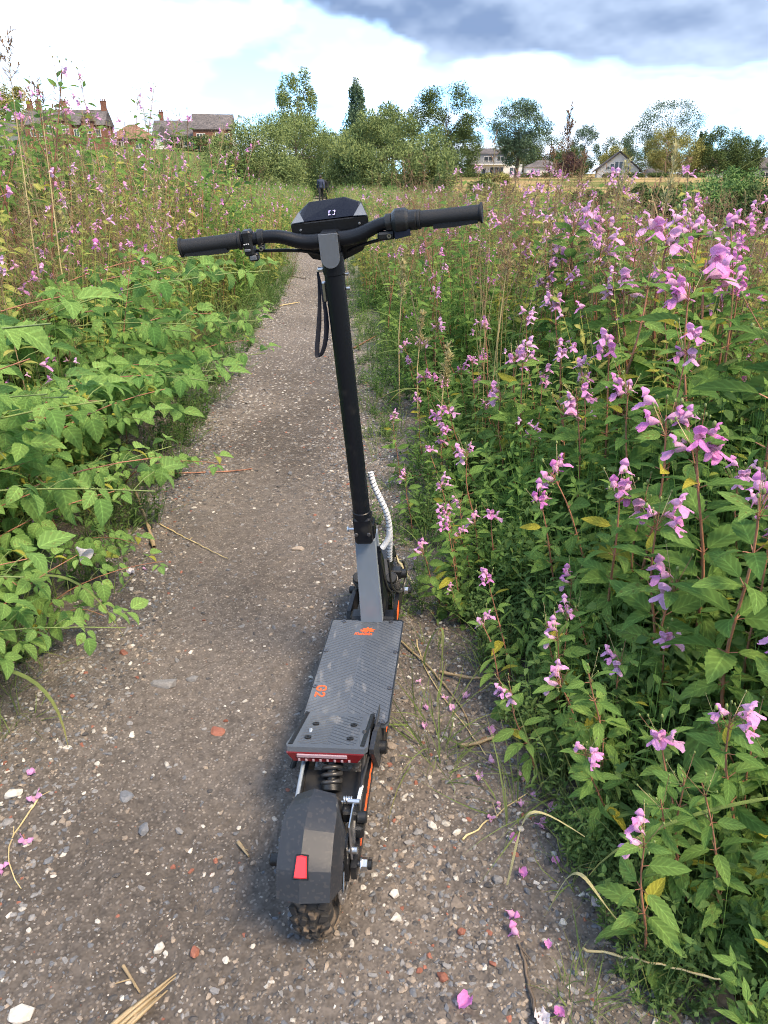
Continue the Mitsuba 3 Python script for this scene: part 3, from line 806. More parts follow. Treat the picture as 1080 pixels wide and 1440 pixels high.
# left of the path, on the rise
H = House('brick_house', 'red brick house with grey slate roof and white framed windows, rightmost on the left skyline', -38.9, 190, 6.7, 0.10)
H.part('wall', walls(8.6, 7, 5.4, 3.2), 'brick')
H.part('gable_wall', box(4.303, 4.36, -3.4, 3.4, -2, 5.3), 'white_render')
H.part('roof', prism_roof(8.6, 7, 5.4, 3.3), 'slate')
for x, z, w in ((-2.6, 3.1, 1.9), (1.0, 3.3, 0.7), (3.0, 3.2, 1.6), (-2.6, 0.5, 2.0), (2.6, 0.6, 1.9)):
    H.window(x, z, w, 1.5, -3.5, (2 if w > 1 else 0, 0))
H.part('door', box(0.2, 1.15, -3.56, -3.502, 0, 2.1), 'dark_timber')
H = House('white_house', 'white rendered house with a gable and a brick chimney left of the red brick house', -48.6, 196, 6.0, 0.05)
H.part('wall', walls(10, 8, 5.0, 3.4), 'white_render')
H.part('roof', prism_roof(10, 8, 5.0, 3.5), 'slate')
g = walls(4.4, 3, 4.6, 2.4, 'y'); H.part('front_gable', (g[0] + [-2.2, -5.0, 0], g[1]), 'white_render')
g = prism_roof(4.4, 3, 4.6, 2.55, 0.3, 'y'); H.part('gable_roof', (g[0] + [-2.2, -5.0, 0], g[1]), 'slate')
for x, z, f in ((-2.2, 3.0, -6.5), (-2.2, 0.6, -6.5), (2.8, 3.1, -4.0), (2.8, 0.6, -4.0)):
    H.window(x, z, 1.5, 1.5, f, (1, 0))
H.chimney(-3.6, 0.3, 7.6, 10.2)
H = House('hipped_house', 'brown tiled hipped roof house half hidden behind the plants left of the white house', -60.2, 199, 5.6, 0.0)
H.part('wall', walls(10, 9, 5.0, 0.2), 'brick')
H.part('roof', prism_roof(10, 9, 5.0, 3.3, 0.4, 'x', 4.6), 'rooftile')
H.window(-2, 2.9, 1.8, 1.5, -4.5, (2, 0)); H.window(2.4, 2.9, 1.6, 1.5, -4.5, (1, 0))
H = House('brick_terrace', 'long red brick terrace with four chimneys and small dormer gables on the left skyline', -72.5, 192, 6.9, 0.06)
H.part('wall', walls(17.5, 8, 6.2, 3.2), 'brick')
H.part('roof', prism_roof(17.5, 8, 6.2, 3.3), 'slate')
for x in (-3.2, 0.5, 5.4):
    g = walls(2.6, 1.4, 6.9, 1.7, 'y', 3.0); H.part('dormer', (g[0] + [x, -4.0, 0], g[1]), 'brick')
    g = prism_roof(2.6, 1.4, 6.9, 1.85, 0.25, 'y'); H.part('dormer_roof', (g[0] + [x, -4.0, 0], g[1]), 'dark_timber')
    H.window(x, 4.4, 1.5, 1.7, -4.7, (1, 1))
for x in (-7.0, -5.2, 2.6, 7.4):
    H.window(x, 3.8, 1.2, 1.6, -4.0, (1, 0))
for x in (-8.2, -6.2, -0.6, 8.3):
    H.chimney(x, 0.0, 8.9, 11.2, 1.2, 0.6, 3)
H = House('grey_house', 'pale grey house with a low roof at the left end of the skyline', -92, 196, 7.2, 0.1)
H.part('wall', walls(14, 8, 4.6, 2.4), 'grey_clad')
H.part('roof', prism_roof(14, 8, 4.6, 2.5), 'slate')
H.window(2, 2.4, 2.4, 1.4, -4.0, (2, 0)); H.window(-3, 2.4, 2.0, 1.4, -4.0, (1, 0))

# right of the path, beyond the golden field
H = House('modern_house', 'white flat-fronted house with a grey upper storey and balcony beyond the field', 33.0, 245, 2.7, -0.08)
H.part('wall', box(-8.2, 8.0, -4.5, 4.5, -2.5, 3.4), 'white_render')
H.part('upper_storey', box(-8.0, 3.4, -4.3, 4.3, 3.4, 6.2), 'grey_clad')
g = prism_roof(11.4, 8.6, 6.203, 1.6, 0.4, 'x', 4); H.part('roof', (g[0] + [-2.3, 0, 0], g[1]), 'slate')
for x, z, w, h, b in ((-6.3, 0.6, 1.6, 1.6, 0), (-3.2, 0.6, 1.4, 1.8, 0), (0.6, 0.3, 4.0, 2.4, 2), (5.6, 0.4, 2.4, 2.2, 1)):
    H.window(x, z, w, h, -4.5, (b, 0))
for x, w in ((-6.4, 1.8), (-2.0, 2.6), (1.6, 2.2)):
    H.window(x, 4.0, w, 1.5, -4.3, (1, 0))
rail = [box(-8.2, 3.2, -5.95, -5.88, 4.35, 4.43)] + [box(x - 0.03, x + 0.03, -5.94, -5.88, 3.5, 4.35) for x in np.linspace(-8.1, 3.1, 24)]
H.part('balcony', box(-8.2, 3.2, -6.0, -4.503, 3.2, 3.5), 'white_render')
put(f'{H.key}__balcony__railing', trimesh.util.concatenate(rail), 'grey_clad', False, H.M)
H = House('white_bungalow', 'low white bungalow with a hipped slate roof left of the tall reed', 46.2, 238, 2.3, -0.05)
H.part('wall', box(-5.0, 5.0, -4, 4, -2.5, 2.9), 'white_render')
H.part('roof', prism_roof(10, 8, 2.9, 1.9, 0.45, 'x', 4), 'slate')
H.window(-2.6, 0.9, 2.6, 1.3, -4.0, (2, 0)); H.window(2.2, 0.7, 2.4, 1.6, -4.0, (2, 0))
H = House('gabled_house', 'white chalet house with a wide glazed gable, largest house right of the tall reed', 68.0, 238, 0.9, -0.20)
H.part('wall', walls(11.5, 10, 3.6, 4.4, 'y'), 'white_render')
for s in (-1, 1):
    a, n_ = np.array([s * 6.5, 0, 3.2]), np.array([0, 0, 8.2])
    pr = np.array([[s * 6.6, 3.1], [0, 8.15], [0, 8.5], [s * 6.6, 3.42]])
    v = np.array([(x, y, z) for y in (-5.6, 5.2) for x, z in pr]); 
    H.part('roof_slope', trimesh.convex.convex_hull(v), 'slate')
for x in (-3.9, -2.6, -1.3, 0, 1.3, 2.6, 3.9):
    H.window(x, 0.3 if abs(x) < 3 else 0.9, 0.95, 2.1 if abs(x) < 3 else 1.5, -5.0, (0, 0))
for x, h in ((-3.0, 1.0), (-1.8, 1.7), (-0.6, 2.2), (0.6, 2.2), (1.8, 1.7), (3.0, 1.0)):
    H.window(x, 3.6, 1.1, h, -5.0, (0, 0), 'gable_window')
H = House('white_cottage', 'small white outbuilding just right of the chalet house', 79.5, 240, 1.1, -0.1)
H.part('wall', box(-2.6, 2.6, -3, 3, -2, 2.7), 'white_render')
H.part('roof', prism_roof(5.2, 6, 2.7, 1.2, 0.3, 'x', 1.5), 'slate')
H.window(-0.8, 0.9, 1.6, 1.2, -3.0, (1, 0))
H = House('cream_house', 'cream rendered house with brown tiled roofs standing behind the hedge on the right', 92.5, 236, 1.2, -0.15)
H.part('wall', box(-4.6, 4.6, -4, 4, -2, 5.0), 'white_render')
H.part('roof', prism_roof(9.2, 8, 5.0, 1.9, 0.4, 'x', 0.0), 'rooftile')
for x in (-2.6, 2.2):
    g = walls(4.6, 3, 2.5, 0.1, 'y'); H.part('lean_to', (g[0] + [x - 1.5, -5.503, 0], g[1]), 'white_render')
    g = prism_roof(4.6, 3, 2.6, 1.7, 0.35, 'y', 1.5); H.part('lean_to_roof', (g[0] + [x - 1.5, -5.503, 0], g[1]), 'rooftile')
H.window(-2.6, 3.3, 1.5, 1.1, -4.0, (1, 0)); H.window(1.2, 3.3, 1.5, 1.1, -4.0, (1, 0))
H.chimney(4.0, 0, 5.6, 8.2, 1.4, 0.8, 3)
H = House('slate_roof_house', 'dark slate roofed house at the far right picture edge', 111, 232, 0.8, -0.2)
H.part('wall', walls(12, 8, 4.2, 2.6), 'grey_clad')
H.part('roof', prism_roof(12, 8, 4.2, 2.7), 'slate')
H.window(-3, 1.8, 1.8, 1.3, -4.0, (1, 0))


def crown_leaves(b, rng, c, rad, n, size, kind, aspect=1.6, k=26, shell=0.55, droop=0.0, upright=0.0, gap=0.35):
    """n leaf quads in k clumps spread through an ellipsoid, with gaps between the clumps."""
    c, rad = np.asarray(c, float), np.asarray(rad, float)
    u = rng.normal(size=(k, 3)); u /= np.linalg.norm(u, axis=1, keepdims=True)
    cl = u * (shell + (1 - shell) * rng.random((k, 1)) ** 0.6)
    cr = rng.uniform(0.6 * gap, gap, k)
    w = rng.integers(k, size=n)
    o = rng.normal(size=(n, 3)); o /= np.linalg.norm(o, axis=1, keepdims=True)
    p = (cl[w] + o * (cr[w] * rng.random(n) ** 0.33)[:, None]) * rad
    d = rng.normal(size=(n, 3)) + 0.8 * o + np.array([0, 0, upright - droop]); d /= np.linalg.norm(d, axis=1, keepdims=True)
    x = np.cross(d, rng.normal(size=(n, 3)) + [0, 0, 0.5]); x /= np.linalg.norm(x, axis=1, keepdims=True)
    l = size * rng.uniform(0.55, 1.35, n)[:, None]; hw = l / aspect / 2
    P = p + c
    v = np.stack([P, P + d * l * 0.55 + x * hw, P + d * l, P + d * l * 0.55 - x * hw], 1).reshape(-1, 3)
    i = np.arange(n)[:, None] * 4
    f = np.vstack([i + [0, 1, 2], i + [0, 2, 3]])
    rid = (w * 3 + rng.integers(3, size=n)) % 97
    uv = np.stack([np.full(4 * n, kind + 0.5), np.repeat(rid, 4) + np.tile([0.05, 0.5, 0.95, 0.5], n)], 1)
    b.add(v, f, uv)


def tree(name, label, x, y, h, w, n, size, kind, z=None, base=0.25, crowns=None, aspect=1.6, trunk=0.02, group=None, cat='tree', k=26, droop=0.0, upright=0.0, lean=0.0, shell=0.55, gap=0.35):
    rng = np.random.default_rng(int(abs(x) * 10) * 1000 + int(y))
    key = tag(numbered(name), label, cat, group)
    z = float(ground_z(x, y)) - 0.2 if z is None else z
    M = place(x, y, z)
    t, c = B(), B()
    top = np.array([lean * h, 0, h * 0.86])
    t.tube([[0, 0, -0.3], [0.02 * h, 0, h * 0.3], top * 0.62, top], [trunk * h, trunk * h * 0.75, trunk * h * 0.4, trunk * h * 0.08], 7, 3, 3)
    cs = crowns or [((0, 0, base + (1 - base) / 2), (w / h / 2, w / h / 2, (1 - base) / 2), 1.0)]
    if size > 0.29:
        n, size, k, gap = int(n * 1.7), size * 0.78, int(k * 1.5), max(gap, 0.27)
    for cc, rr, share in cs:
        cc, rr = np.asarray(cc, float) * h, np.asarray(rr, float) * h
        cc = cc + [lean * cc[2], 0, 0]
        crown_leaves(c, rng, cc, rr, int(n * share), size, kind, aspect, k, shell, droop, upright, gap)
        for i in range(max(4, int(9 * share))):
            a = rng.uniform(0, 6.28); q = rng.uniform(0.3, 0.9)
            tip = cc + rr * 0.85 * polar(a, rng.uniform(-0.3, 1.2))
            st = np.array([lean * h * q, 0, max(0.15, min(q, 0.8)) * h * 0.7])
            t.tube([st, (st + tip) / 2 + rng.normal(size=3) * 0.02 * h, tip], [trunk * h * 0.35, trunk * h * 0.2, trunk * h * 0.05], 5, 3, 3)
    put(f'{key}__trunk', t, 'stem', True, M)
    scene[f'{key}__crown'] = {**mikit.ply((np.vstack(c.v), np.vstack(c.f)), 'far_leaf', smooth=False, uv=np.vstack(c.uv)), 'to_world': T(M)}


K = KINDS
# willows and bushes where the path ends
dome = [((0, 0, 0.48), (0.60, 0.55, 0.52), 0.6), ((-0.45, 0.1, 0.30), (0.42, 0.45, 0.36), 0.2), ((0.40, -0.1, 0.28), (0.36, 0.45, 0.34), 0.2)]
tree('willow_bush', 'rounded dark green willow bush left of the end of the path', -8.2, 52, 4.7, 6, 44000, 0.16, K['willow'], crowns=dome, aspect=3.2, k=60, cat='bush', gap=0.30, upright=0.5, shell=0.4)
tree('willow_bush', 'tall grey-green willow behind the rounded bush left of the path', -7.4, 69, 7.5, 7, 46000, 0.19, K['willow'], crowns=[((0, 0, 0.5), (0.58, 0.5, 0.5), 0.6), ((0.42, 0, 0.36), (0.34, 0.35, 0.36), 0.25), ((-0.48, 0, 0.30), (0.36, 0.4, 0.32), 0.15)], aspect=3.2, k=70, cat='bush', gap=0.28, upright=0.5, shell=0.4)
tree('willow_bush', 'broad feathery willow right of the end of the path', 0.6, 52, 5.9, 7, 68000, 0.19, K['willow'], crowns=[((0, 0, 0.46), (0.60, 0.5, 0.5), 0.5), ((0.42, -0.1, 0.31), (0.30, 0.45, 0.36), 0.25), ((-0.42, 0.2, 0.42), (0.34, 0.4, 0.40), 0.25)], aspect=3.4, k=80, cat='bush', gap=0.26, upright=1.0, shell=0.4)
tree('willow_bush', 'low young willow beside the two walkers', -1.7, 61, 2.5, 3, 9000, 0.18, K['willow'], crowns=[((0, 0, 0.5), (0.6, 0.5, 0.5), 1.0)], aspect=3.2, k=40, cat='bush', upright=0.9)
tree('willow_bush', 'dark shady willow closing off the path behind the two walkers', -5.5, 78, 5.5, 6, 16000, 0.22, K['oak'], crowns=[((0, 0, 0.48), (0.7, 0.5, 0.52), 1.0)], aspect=2.2, k=50, cat='bush')
for x, y, h, lb in ((8.6, 62, 2.4, 'grey-green bush at the near edge of the golden field'), (6.6, 56, 2.3, 'small bush right of the broad feathery willow'), (15.5, 60, 1.2, 'low bush in the golden field below the bungalow'), (19, 66, 1.3, 'low bush in the golden field below the tall reed'), (26, 70, 1.3, 'low bush in the field below the chalet house')):
    tree('field_bush', lb, x, y, h, h, 7000, 0.17, K['olive'] if y > 58 else K['willow'], crowns=[((0, 0, 0.45), (0.75, 0.6, 0.5), 1.0)], cat='bush', k=30)
# hedge bushes on the right
for i, (x, y, h, lb) in enumerate(((12.0, 36, 2.3, 'dense dark green hedge bush, leftmost of the row on the right'), (14.2, 34, 2.55, 'dense dark green hedge bush, second of the row on the right'), (16.4, 33, 2.8, 'dense dark green hedge bush, third of the row on the right'),
                              (18.8, 34, 3.6, 'tall dark green hedge bush at the right picture edge'), (10.2, 40, 2.0, 'small yellowish hedge bush at the left end of the row on the right'), (17.0, 40, 3.0, 'dark green hedge bush behind the row on the right'))):
    tree('hedge_bush', lb, x, y, h, h, 15000, 0.13, K['weed'] if i % 2 else K['oak'], crowns=[((0, 0, 0.45), (0.72, 0.6, 0.5), 0.7), ((0.4, 0, 0.35), (0.45, 0.4, 0.4), 0.3)], aspect=2.2, cat='bush', k=60, gap=0.28, shell=0.4)
# trees of the skyline
tree('birch_tree', 'ragged wind-swept birch above the left willow', -14.0, 128, 15.6, 6.5, 6500, 0.42, K['willow'], base=0.3, lean=0.06, k=34, droop=0.5, aspect=2.2, gap=0.24)
tree('poplar_tree', 'slim pointed poplar right of the birch', -4.6, 140, 15.2, 4.3, 7000, 0.42, K['bluish'], crowns=[((0, 0, 0.42), (0.14, 0.14, 0.36), 0.65), ((0.0, 0, 0.76), (0.075, 0.075, 0.24), 0.35)], upright=1.0, k=30, gap=0.4)
tree('round_tree', 'dark rounded tree between the poplar and the tall airy tree', 1.5, 165, 12.8, 11, 12800, 0.42, K['oak'], base=0.35, k=34)
tree('airy_tree', 'tall airy tree behind the broad willow', 12.8, 172, 17.2, 16, 15200, 0.38, K['oak'], crowns=[((0, 0, 0.66), (0.42, 0.3, 0.35), 0.7), ((0.22, 0, 0.36), (0.26, 0.2, 0.26), 0.3)], k=44, gap=0.22)
tree('airy_tree', 'spreading airy tree in front of the modern white house', 29.5, 182, 15.5, 14, 15200, 0.38, K['bluish'], crowns=[((0, 0, 0.66), (0.42, 0.3, 0.34), 0.65), ((0.02, 0, 0.42), (0.26, 0.2, 0.26), 0.35)], k=46, gap=0.21, trunk=0.03)
tree('round_tree', 'dark green bushy tree behind the bungalow', 49.5, 254, 12.5, 14, 9600, 0.38, K['oak'], crowns=[((0, 0, 0.5), (0.55, 0.4, 0.45), 1.0)], k=30)
tree('round_tree', 'low green tree right of the spreading airy tree', 42.0, 256, 11.5, 15, 6400, 0.38, K['olive'], crowns=[((0, 0, 0.5), (0.6, 0.4, 0.45), 1.0)], k=30)
tree('purple_tree', 'small purple-leaved tree between the bungalow and the tall reed', 50.6, 226, 7.0, 6, 4000, 0.40, K['purple'], crowns=[((0, 0, 0.5), (0.5, 0.4, 0.45), 1.0)], k=24)
tree('round_tree', 'blue-green small tree just right of the tall reed', 62.5, 256, 14.2, 8, 8800, 0.38, K['bluish'], crowns=[((0, 0, 0.55), (0.36, 0.3, 0.43), 1.0)], k=30, gap=0.28)
tree('round_tree', 'low round tree behind the chalet house', 73.0, 256, 11.8, 7.5, 7200, 0.38, K['oak'], crowns=[((0, 0, 0.55), (0.46, 0.3, 0.43), 1.0)], k=26)
tree('bare_tree', 'tall thin-leaved tree with a fan-shaped see-through crown', 78.5, 228, 19.8, 20, 9600, 0.38, K['bluish'], crowns=[((0, 0, 0.70), (0.42, 0.3, 0.28), 0.75), ((-0.42, 0, 0.48), (0.2, 0.2, 0.2), 0.25)], k=90, gap=0.15, shell=0.75, trunk=0.016)
tree('autumn_tree', 'dense brownish green tree below the see-through crown', 76.0, 218, 11.8, 13, 14400, 0.38, K['olive'], crowns=[((-0.15, 0, 0.58), (0.42, 0.3, 0.42), 0.6), ((0.42, 0, 0.48), (0.42, 0.3, 0.40), 0.4)], k=40)
tree('cypress_tree', 'narrow dark conifer between the see-through tree and the bushy one', 87.0, 226, 11.2, 3, 3500, 0.45, K['oak'], crowns=[((0, 0, 0.5), (0.14, 0.14, 0.5), 1.0)], k=18, upright=1)
tree('round_tree', 'dense bushy tree with a ragged top on the right skyline', 92.0, 218, 13.0, 15, 19200, 0.38, K['oak'], crowns=[((-0.2, 0, 0.52), (0.42, 0.3, 0.47), 0.6), ((0.34, 0, 0.42), (0.36, 0.3, 0.40), 0.4)], k=50, gap=0.28)
tree('round_tree', 'small tree beside the right picture edge behind the hedge', 107, 215, 8.0, 8, 7200, 0.38, K['oak'], crowns=[((0, 0, 0.5), (0.6, 0.4, 0.5), 1.0)], k=26)
tree('round_tree', 'pale tree at the left end of the skyline behind the terrace', -91, 206, 13.5, 9, 4000, 0.55, K['olive'], base=0.3, k=24)
tree('garden_shrub', 'dark garden shrubbery below the brick house', -41.5, 178, 3.6, 6, 3500, 0.40, K['oak'], crowns=[((-0.6, 0, 0.4), (0.9, 0.5, 0.5), 0.5), ((0.8, 0, 0.4), (0.9, 0.5, 0.5), 0.5)], cat='shrub')
for x, y, h, w, k_, lb in ((22.5, 238, 8.5, 9, 'oak', 'dark tree against the left end of the modern house'), (57.0, 248, 8.0, 10, 'oak', 'dark low tree between the purple tree and the chalet house'), (70.5, 250, 9.0, 9, 'olive', 'brownish tree close behind the chalet house'),
                           (84.5, 244, 7.5, 9, 'oak', 'dark tree between the outbuilding and the cream house'), (100, 232, 9.5, 12, 'oak', 'broad tree right of the cream house'), (104, 208, 5.5, 12, 'weed', 'low broad tree above the hedge at the right edge')):
    tree('garden_tree', lb, x, y, h, w, 7000, 0.36, K[k_], crowns=[((0, 0, 0.5), (w / h * 0.5, 0.4, 0.5), 1.0)], k=34)
for i, (x, h) in enumerate(((16, 8), (37, 8.5), (60, 7.5), (88, 9), (104, 8.5), (118, 9))):
    tree('belt_tree', 'low leafy tree in the far belt, ' + ['leftmost, behind the broad willow', 'behind the gap right of the modern house', 'behind the gap left of the chalet house', 'behind the cream house', 'right of the bushy skyline tree', 'beyond the right picture edge'][i], x, 270, h, 18, 9000, 0.42, K[['oak', 'olive', 'bluish'][i % 3]], crowns=[((0, 0, 0.5), (1.1, 0.4, 0.5), 1.0)], k=50)
for i, x in enumerate((20.5, 24.8, 38.5, 44.0, 60.5, 66, 72, 82)):
    tree('garden_hedge', ['clipped hedge left of the modern house', 'clipped hedge before the modern house', 'clipped hedge left of the bungalow', 'clipped hedge before the bungalow', 'clipped hedge left of the chalet house', 'clipped hedge before the chalet house',
         'clipped hedge right of the chalet house', 'clipped hedge before the small outbuilding'][i], x, 214, 1.3, 5, 2500, 0.28, K['oak'], crowns=[((-0.9, 0, 0.5), (1.2, 0.6, 0.5), 0.5), ((0.9, 0, 0.5), (1.2, 0.6, 0.5), 0.5)], cat='hedge', k=30)

# ---------------------------------------------------------------- the scooter
def rubber_colour(p, n, uv):
    v = fbm(p.x * 60, p.y * 60, p.z * 60, 3)
    return mix((0.022, 0.022, 0.023), (0.125, 0.098, 0.074), smoothstep(0.50, 0.80, v + 0.25 * smoothstep(0.12, 0.0, p.z)))


def deck_colour(p, n, uv):
    v = fbm(p.x * 14, p.y * 9, p.z * 9, 3)
    f = noise(p.x * 130, p.y * 40, 3)
    c = mi.Color3f(0.058, 0.069, 0.088)
    c = mix(c, mi.Color3f(0.105, 0.116, 0.132), smoothstep(0.40, 0.80, v) * (0.35 + 0.65 * f))
    return mix(c, mi.Color3f(0.30, 0.29, 0.28), smoothstep(0.60, 0.95, fbm(p.x * 60 + 4, p.y * 22, 5, 3)) * smoothstep(0.35, 0.7, f) * 0.35)


def paint_colour(p, n, uv):
    v = fbm(p.x * 22, p.y * 22, p.z * 22, 3)
    return mix((0.0045, 0.006, 0.010), (0.022, 0.022, 0.023), smoothstep(0.62, 0.95, v + 0.35 * smoothstep(0.35, 0.05, p.z)))


def fender_colour(p, n, uv):
    v = fbm(p.x * 30, p.y * 30, p.z * 14, 3)
    c = mix((0.016, 0.019, 0.026), (0.050, 0.048, 0.046), smoothstep(0.6, 0.95, v + 0.2 * smoothstep(0.25, 0.08, p.z)))
    mud = smoothstep(0.66, 0.74, noise(p.x * 210, p.y * 210, p.z * 210) + 0.16 * smoothstep(0.24, 0.10, p.z) * noise(p.x * 35, p.y * 35, p.z * 35))
    return mix(c, mi.Color3f(0.12, 0.10, 0.08), mud * 0.10)


def grey_colour(p, n, uv):
    v = fbm(p.x * 30, p.y * 30, p.z * 12, 3)
    return mix((0.17, 0.215, 0.28), (0.21, 0.25, 0.305), v)


def pr(name, fn, rough, **k):
    scene[name] = {'type': 'twosided', 'b': {'type': 'principled', 'base_color': proc(fn), 'roughness': rough, **k}}


pr('rubber', rubber_colour, 0.75, specular=0.3)
pr('deck_mat', deck_colour, 0.42, specular=0.6)
pr('black_paint', paint_colour, 0.40, specular=0.32)
pr('fender_plastic', fender_colour, 0.45, specular=0.5)
pr('grey_paint', grey_colour, 0.42, specular=0.5, metallic=0.2)
flat('black_plastic', (0.007, 0.008, 0.010), 0.42, specular=0.5)
flat('grip_rubber', (0.010, 0.012, 0.016), 0.6, specular=0.4)
flat('glossy_black', (0.004, 0.005, 0.012), 0.16, specular=0.18)
flat('facet_grey', (0.11, 0.125, 0.15), 0.4)
flat('orange_print', (0.62, 0.10, 0.022), 0.5)
flat('red_lens', (0.10, 0.005, 0.008), 0.12, specular=0.7, clearcoat=1.0)
flat('red_reflector', (0.62, 0.022, 0.03), 0.25, specular=0.6, clearcoat=0.6)
flat('pale_lens', (0.30, 0.21, 0.25), 0.25)
flat('steel', (0.62, 0.63, 0.65), 0.28, metallic=1.0)
flat('dark_steel', (0.16, 0.16, 0.17), 0.35, metallic=0.9)
flat('white_plastic', (0.62, 0.65, 0.69), 0.4)
flat('black_steel', (0.030, 0.031, 0.034), 0.35, specular=0.5)
flat('yellow_print', (0.75, 0.62, 0.05), 0.5)
flat('screen_mark', (0.45, 0.42, 0.75), 0.4)
flat('strap_cloth', (0.016, 0.018, 0.030), 0.7)

rot = trimesh.transformations.rotation_matrix
YAW, LEAN, STEMLEAN = math.radians(-6.0), math.radians(-2.6), math.radians(-1.4)
MD = rot(YAW, [0, 0, 1]); MD[:3, 3] = (-0.114, 1.012, float(ground_z(-0.13, 1.0)) - 0.002)
MD = MD @ rot(LEAN, [0, 1, 0])                           # the frame's own axes: x right, y forward, z up from under the rear axle
PIV = np.array([0.012, 0.70, 0.48])                      # folding joint
MS = MD @ trimesh.transformations.translation_matrix(PIV) @ rot(STEMLEAN, [0, 1, 0]) @ rot(math.radians(7.5), [1, 0, 0])   # stem axes: z up the stem from the joint
SC = tag('kick_scooter', 'black folding electric scooter with orange trim parked on the dirt path', 'scooter')


def sp(name, mesh, bsdf, M=None, smooth=30, label=None):
    k = put(f'{SC}__{name}', mesh, bsdf, smooth, MD if M is None else M)
    if label:
        labels[k] = {'label': label}
    return k


def rbox(x0, x1, y0, y1, z0, z1, r=0.003):
    """Box with small chamfers."""
    P = [(x, y, z) for x in (x0, x1) for y in (y0, y1) for z in (z0, z1)]
    c = np.array([(x0 + x1) / 2, (y0 + y1) / 2, (z0 + z1) / 2])
    pts = []
    for p in P:
        s = np.sign(c - np.array(p))
        for k in range(3):
            o = s * r; o[k] = 0
            pts.append(np.array(p) + o)
    return trimesh.convex.convex_hull(np.array(pts))


def hull(*pts):
    return trimesh.convex.convex_hull(np.array(pts, float))


def cyl(p0, p1, r, n=20, r2=None, bev=0.0):
    p0, p1 = np.asarray(p0, float), np.asarray(p1, float)
    L = np.linalg.norm(p1 - p0)
    r2 = r if r2 is None else r2
    bev = min(bev or 0.15 * min(r, L), 0.003)
    m = trimesh.creation.revolve([[0, 0], [r - bev, 0], [r, bev], [r2, L - bev], [r2 - bev, L], [0, L]], sections=n)
    m.apply_transform(trimesh.geometry.align_vectors([0, 0, 1], (p1 - p0) / L)); m.apply_translation(p0)
    return m


def pipe(pts, r, n=10, smooth_pts=True):
    """Round tube through pts, closed at its ends."""
    p = np.asarray(pts, float)
    if smooth_pts and len(p) > 2:
        from scipy.interpolate import CubicSpline
        s = np.concatenate([[0], np.cumsum(np.linalg.norm(np.diff(p, axis=0), axis=1))])
        q = np.linspace(0, s[-1], max(12, 5 * len(p)))
        if np.ndim(r):
            r = np.interp(q, s, r)
        p = CubicSpline(s, p)(q)
    t = np.gradient(p, axis=0); t /= np.linalg.norm(t, axis=1, keepdims=True)
    ref = np.array([0.13, 0.21, 0.97]) if abs(t[0, 2]) < 0.8 else np.array([0.97, 0.2, 0.1])
    a = np.cross(t, ref); a /= np.linalg.norm(a, axis=1, keepdims=True); b = np.cross(t, a)
    ang = np.arange(n) * 2 * np.pi / n
    rr = np.broadcast_to(np.asarray(r, float), (len(p),))
    v = p[:, None] + rr[:, None, None] * (np.cos(ang)[None, :, None] * a[:, None] + np.sin(ang)[None, :, None] * b[:, None])
    i, j = np.meshgrid(np.arange(len(p) - 1), np.arange(n), indexing='ij')
    q = np.stack([i * n + j, i * n + (j + 1) % n, (i + 1) * n + (j + 1) % n, (i + 1) * n + j], -1).reshape(-1, 4)
    f = np.vstack([q[:, [0, 1, 2]], q[:, [0, 2, 3]]])
    V = np.vstack([v.reshape(-1, 3), p[:1], p[-1:]]); m = len(p) * n
    k = np.arange(n)
    f = np.vstack([f, np.stack([(k + 1) % n, k, np.full(n, m)], 1), np.stack([m - n + k, m - n + (k + 1) % n, np.full(n, m + 1)], 1)])
    return trimesh.Trimesh(V, f, process=False)


def coil(p0, p1, R_, r, turns, n=8, flatten=1.0):
    p0, p1 = np.asarray(p0, float), np.asarray(p1, float)
    d = (p1 - p0); L = np.linalg.norm(d); d = d / L
    a = unit(np.cross(d, [0.9, 0.1, 0.3])); b = np.cross(d, a)
    q = np.linspace(0, 1, int(turns * 14)); th = q * turns * 2 * np.pi
    return pipe(p0 + d * L * q[:, None] + R_ * (np.cos(th)[:, None] * a + np.sin(th)[:, None] * b), r, n, False)


def hexnut(p0, p1, r):
    return cyl(p0, p1, r, 6, bev=0.001)


cat_ = trimesh.util.concatenate


